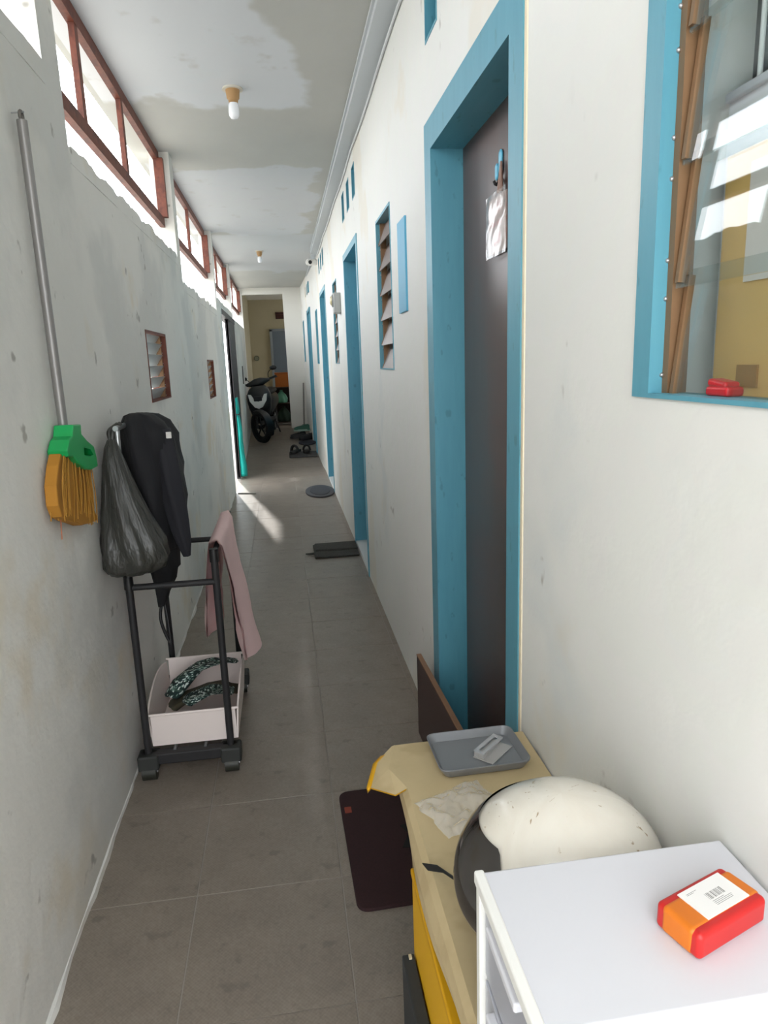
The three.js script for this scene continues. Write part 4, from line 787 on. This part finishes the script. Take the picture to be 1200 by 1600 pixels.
// ------------------------------------------------------------------ scooter parked in the end doorway
{
  const W = onY(406, 697, rise(-11.3)), t = thing('motor_scooter', 'black motor scooter with a white headlight parked in the end doorway', 'scooter', [W.x + 0.01, rise(W.z) + 0.002, W.z - 0.02], -0.15);
  t.rotation.order = 'YXZ'; t.rotation.x = 0.04; t.rotation.z = 0.05;
  const mB = new THREE.MeshPhysicalMaterial({ color: '#0c0c0f', roughness: 0.4, clearcoat: 0.2, clearcoatRoughness: 0.3 }), mRub = std('#141416', 0.85), mMat = std('#1b1b1e', 0.6), mHead = std('#e6e6e2', 0.2);
  const wheel = (name, z, turn) => {
    const g = part(t, name, new THREE.TorusGeometry(0.225, 0.048, 14, 40).rotateY(Math.PI / 2), mRub); g.position.set(0, 0.272, z); g.rotation.y = turn;
    const rim = part(g, 'rim', merge([new THREE.TorusGeometry(0.175, 0.016, 8, 36).rotateY(Math.PI / 2), ...[0, 1, 2, 3, 4].map((k) => { const a = k * Math.PI * 0.4; return rod(V(0, Math.cos(a) * 0.03, Math.sin(a) * 0.03), V(0, Math.cos(a) * 0.175, Math.sin(a) * 0.175), 0.013, 0.009); }), new THREE.CylinderGeometry(0.035, 0.035, 0.09, 16).rotateZ(Math.PI / 2)]), std('#2a2a2c', 0.4, { metalness: 0.5 }));
    part(g, 'brake_disc', new THREE.RingGeometry(0.05, 0.1, 28).rotateY(Math.PI / 2).translate(0.045, 0, 0), std('#9a9a98', 0.3, { metalness: 0.8, side: THREE.DoubleSide }), 'bright brake disc');
    return g;
  };
  const steer = 0.75;
  wheel('front_wheel', -0.27, steer); wheel('rear_wheel', -1.5, 0);
  const fz = -0.27;
  part(t, 'fork', merge([-1, 1].map((s) => rod(V(s * 0.075 * Math.cos(steer), 0.26, fz - s * 0.075 * Math.sin(steer)), V(s * 0.07, 0.66, fz - 0.13), 0.02, 0.018))), mMat);
  const fen = []; for (let i = 0; i <= 14; i++) { const a = -0.5 + i / 14 * 2.4, r = 0.285; fen.push([-1, -0.5, 0.5, 1].map((s) => V(s * 0.062 * Math.cos(steer) + Math.cos(a) * r * Math.sin(steer), 0.272 + Math.sin(a) * r * (Math.abs(s) === 1 ? 0.93 : 1), fz + Math.cos(a) * r * Math.cos(steer) - s * 0.062 * Math.sin(steer)))); }
  part(t, 'front_fender', loft(fen, false, false), new THREE.MeshPhysicalMaterial({ color: '#111114', roughness: 0.3, side: THREE.DoubleSide }));
  // front apron
  const ap = [[0.36, 0.1, 0.05, -0.42], [0.46, 0.15, 0.07, -0.42], [0.58, 0.185, 0.1, -0.41], [0.7, 0.2, 0.12, -0.41], [0.8, 0.195, 0.12, -0.42], [0.88, 0.16, 0.1, -0.45], [0.93, 0.1, 0.07, -0.48]];
  part(t, 'front_apron', loft(ap.map(([y, rx, rz, z]) => ringY(0, y, z, rx, rz, 28, 0.85))), mB);
  const hl = poly([[-0.15, 0.2], [-0.13, 0.1], [-0.06, 0.0], [0, -0.025], [0.06, 0.0], [0.13, 0.1], [0.15, 0.2], [0.115, 0.195], [0.06, 0.1], [0, 0.075], [-0.06, 0.1], [-0.115, 0.195]]);
  part(t, 'headlight', extrude(hl, 0.03, 0.008).translate(0, 0.6, -0.315), mHead, 'white V-shaped headlight');
  part(t, 'front_grille', rbox(-0.07, 0.07, 0.69, 0.77, -0.32, -0.27, 0.015), mMat);
  part(t, 'inner_shield', rbox(-0.16, 0.16, 0.42, 0.85, -0.6, -0.53, 0.03), mMat);
  const tilt = (g) => g.translate(0, -0.98, 0.5).rotateZ(0.17).rotateY(0.3).translate(0, 0.98, -0.5);
  part(t, 'handlebar_cover', tilt(loft([[-0.2, 0.022, 0.02], [-0.14, 0.04, 0.035], [-0.05, 0.07, 0.06], [0.05, 0.07, 0.06], [0.14, 0.04, 0.035], [0.2, 0.022, 0.02]].map(([x, ry, rz]) => Array.from({ length: 18 }, (_, i) => { const a = i / 18 * Math.PI * 2; return V(x, 0.98 + Math.cos(a) * ry, -0.5 + Math.sin(a) * rz + Math.abs(x) * -0.2); })))), mB);
  part(t, 'grip', tilt(rod(V(-0.2, 0.99, -0.55), V(-0.33, 1.0, -0.6), 0.018)), mRub); part(t, 'grip', tilt(rod(V(0.2, 0.99, -0.55), V(0.33, 1.0, -0.6), 0.018)), mRub);
  for (const s of [1, -1]) part(t, 'brake_lever', tilt(tube([V(s * 0.19, 0.98, -0.5), V(s * 0.26, 0.985, -0.5), V(s * 0.34, 0.985, -0.54)], 0.006, 12, 6)), mDark);
  for (const [x, y, hx, hy] of [[0.17, 1.05, 0.27, 1.2], [-0.15, 0.97, -0.24, 1.05]]) {
    const st = part(t, 'mirror_stem', tube([V(x, y, -0.53), V(x + Math.sign(x) * 0.01, (y + hy) / 2, -0.52), V(hx - Math.sign(x) * 0.03, hy - 0.01, -0.52)], 0.006, 14, 6), mBlack);
    part(st, 'mirror', new THREE.SphereGeometry(0.06, 18, 12).scale(1, 0.6, 0.3).translate(hx, hy, -0.52), mBlack);
  }
  part(t, 'floorboard', rbox(-0.13, 0.13, 0.3, 0.36, -1.0, -0.5, 0.02), mMat);
  part(t, 'seat', loft([[-0.85, 0.1, 0.04], [-1.0, 0.13, 0.06], [-1.25, 0.14, 0.065], [-1.5, 0.13, 0.06], [-1.65, 0.08, 0.04]].map(([z, rx, ry]) => Array.from({ length: 16 }, (_, i) => { const a = i / 16 * Math.PI * 2; return V(Math.cos(a) * rx, 0.78 + Math.sin(a) * ry, z); }))), mMat);
  part(t, 'rear_body', loft([[-0.85, 0.1, 0.16], [-1.05, 0.16, 0.2], [-1.35, 0.17, 0.16], [-1.65, 0.12, 0.1], [-1.8, 0.05, 0.05]].map(([z, rx, ry]) => Array.from({ length: 18 }, (_, i) => { const a = i / 18 * Math.PI * 2; return V(Math.cos(a) * rx, 0.58 + (z + 0.85) * -0.08 + Math.sin(a) * ry, z); }))), mB);
  part(t, 'centre_stand', rod(V(0.1, 0.3, -1.1), V(0.17, 0.01, -1.15), 0.012), mSteel);
  part(t, 'exhaust', rod(V(-0.17, 0.28, -1.1), V(-0.19, 0.36, -1.7), 0.045, 0.05), mSteel);
}

// ------------------------------------------------------------------ things in the end room
{
  const zb = -15;
  const a = onZ(425, 518, zb), b = onZ(449, 518, zb);
  const d = struct('door_6', null, null, 'blue-grey door in the cream wall of the end room', 'door');
  part(d, 'leaf', rbox(a.x, a.x + 0.78, 0.29, a.y, zb, zb + 0.035, 0.004), std('#66717c', 0.6));
  part(d, 'frame', merge([box(a.x - 0.05, a.x, 0.29, a.y + 0.04, zb, zb + 0.05), box(a.x + 0.78, a.x + 0.83, 0.29, a.y + 0.04, zb, zb + 0.05), box(a.x - 0.05, a.x + 0.83, a.y, a.y + 0.05, zb, zb + 0.05)]), std('#8b9298', 0.6));
  const v0 = onZ(430, 488, zb), v1 = onZ(446, 498, zb);
  const v = thing('wall_vent', 'dark brown slatted vent high on the cream wall', 'vent', [0, 0, 0]);
  part(v, 'frame', rbox(v0.x, v0.x + 0.3, v1.y, v0.y, zb, zb + 0.02, 0.003), std('#3a1712', 0.7));
  for (let k = 0; k < 3; k++) part(v, 'slat', box(v0.x + 0.02, v0.x + 0.28, v1.y + 0.03 + k * 0.045, v1.y + 0.042 + k * 0.045, zb + 0.018, zb + 0.03), std('#54231b', 0.6));
  const c = onZ(401, 560, zb);
  const k = thing('wall_clock', 'small round grey-green clock on the cream wall', 'clock', [c.x, c.y, zb]);
  part(k, 'case', new THREE.CylinderGeometry(0.055, 0.055, 0.03, 24).rotateX(Math.PI / 2).translate(0, 0, 0.015), std('#5d6150', 0.6));
  part(k, 'face', new THREE.CylinderGeometry(0.042, 0.042, 0.004, 24).rotateX(Math.PI / 2).translate(0, 0, 0.031), std('#8a8c78', 0.6));
  // hung strip on the left wall of the corridor near its end
  const s0 = onX(378, 572, XL), s1 = onX(380, 600, XL);
  single('wall_strip', 'thin dark strip fixed on the left wall past the gateway', 'strip', rbox(XL - 0.002, XL + 0.012, s1.y, s0.y, s0.z - 0.03, s0.z + 0.03, 0.003), std('#55524f', 0.7));
  // low shelf with boxes and bags
  const zf = -13.35, fl = 0.29, L = onZ(433, 668, zf).x;
  const sh = thing('storage_shelf', 'dark low storage shelf behind the scooter in the end room', 'shelf', [L, fl, zf]);
  const mS = std('#3a2a22', 0.7);
  for (const x of [0, 0.5]) for (const z of [0, -0.32]) part(sh, 'post', rbox(x, x + 0.025, 0, 0.72, z - 0.025, z, 0.003), mS);
  part(sh, 'back_panel', rbox(0, 0.525, 0.04, 0.7, -0.35, -0.342, 0.002), std('#2c221d', 0.8));
  for (const y of [0.04, 0.4, 0.7]) part(sh, 'board', rbox(0, 0.525, y, y + 0.018, -0.345, 0, 0.003), mS);
  const at = (px, py) => onZ(px, py, zf - 0.1);
  const ob = thing('orange_box', 'orange-brown box on the storage shelf', 'box', [L + 0.02, fl + 0.719, zf - 0.05]);
  part(ob, 'body', rbox(0, 0.32, 0, 0.26, -0.24, 0, 0.006), std('#a55b1c', 0.75));
  part(ob, 'lid', rbox(-0.005, 0.325, 0.24, 0.27, -0.245, 0.005, 0.005), std('#96501a', 0.75));
  const sack = (name, label, x, y, z, rx, h, mat) => { const o = thing(name, label, 'bag', [x, y, z]); part(o, 'sack', loft([[0, 0.8], [0.1, 1], [0.4, 1.05], [0.7, 0.85], [0.9, 0.45], [1, 0.2]].map(([k, r]) => ringY(0, k * h, 0, rx * r, rx * 0.75 * r, 30, 0.9, (a, yy) => 1 + 0.1 * Math.sin(a * 40 + yy * 20)))), mat); part(o, 'neck', new THREE.CylinderGeometry(rx * 0.3, rx * 0.16, h * 0.14, 12).translate(0, h * 1.03, 0), mat); };
  sack('green_bag', 'pale green plastic bag on the middle board of the storage shelf', L + 0.12, fl + 0.419, zf - 0.13, 0.1, 0.22, std('#5d9a80', 0.5));
  sack('dark_green_bag', 'dark green sack on the bottom board of the storage shelf', L + 0.15, fl + 0.059, zf - 0.15, 0.12, 0.27, std('#22392c', 0.7));
  sack('maroon_bag', 'dark maroon bag beside the green sack on the storage shelf', L + 0.4, fl + 0.059, zf - 0.15, 0.09, 0.25, std('#4a2024', 0.7));
  const yx = onZ(429, 640, zf + 0.1);
  const yb = thing('yellow_pole', 'yellow and orange pole standing behind the scooter', 'pole', [yx.x, fl, zf + 0.06]);
  part(yb, 'shaft', rod(V(0, 0.25, 0), V(0, 0.62, 0), 0.03), std('#a3a04a', 0.6)); part(yb, 'foot', rod(V(0, 0, 0), V(0, 0.26, 0), 0.035), std('#a0562a', 0.6));
}
renderer.render(scene, camera);
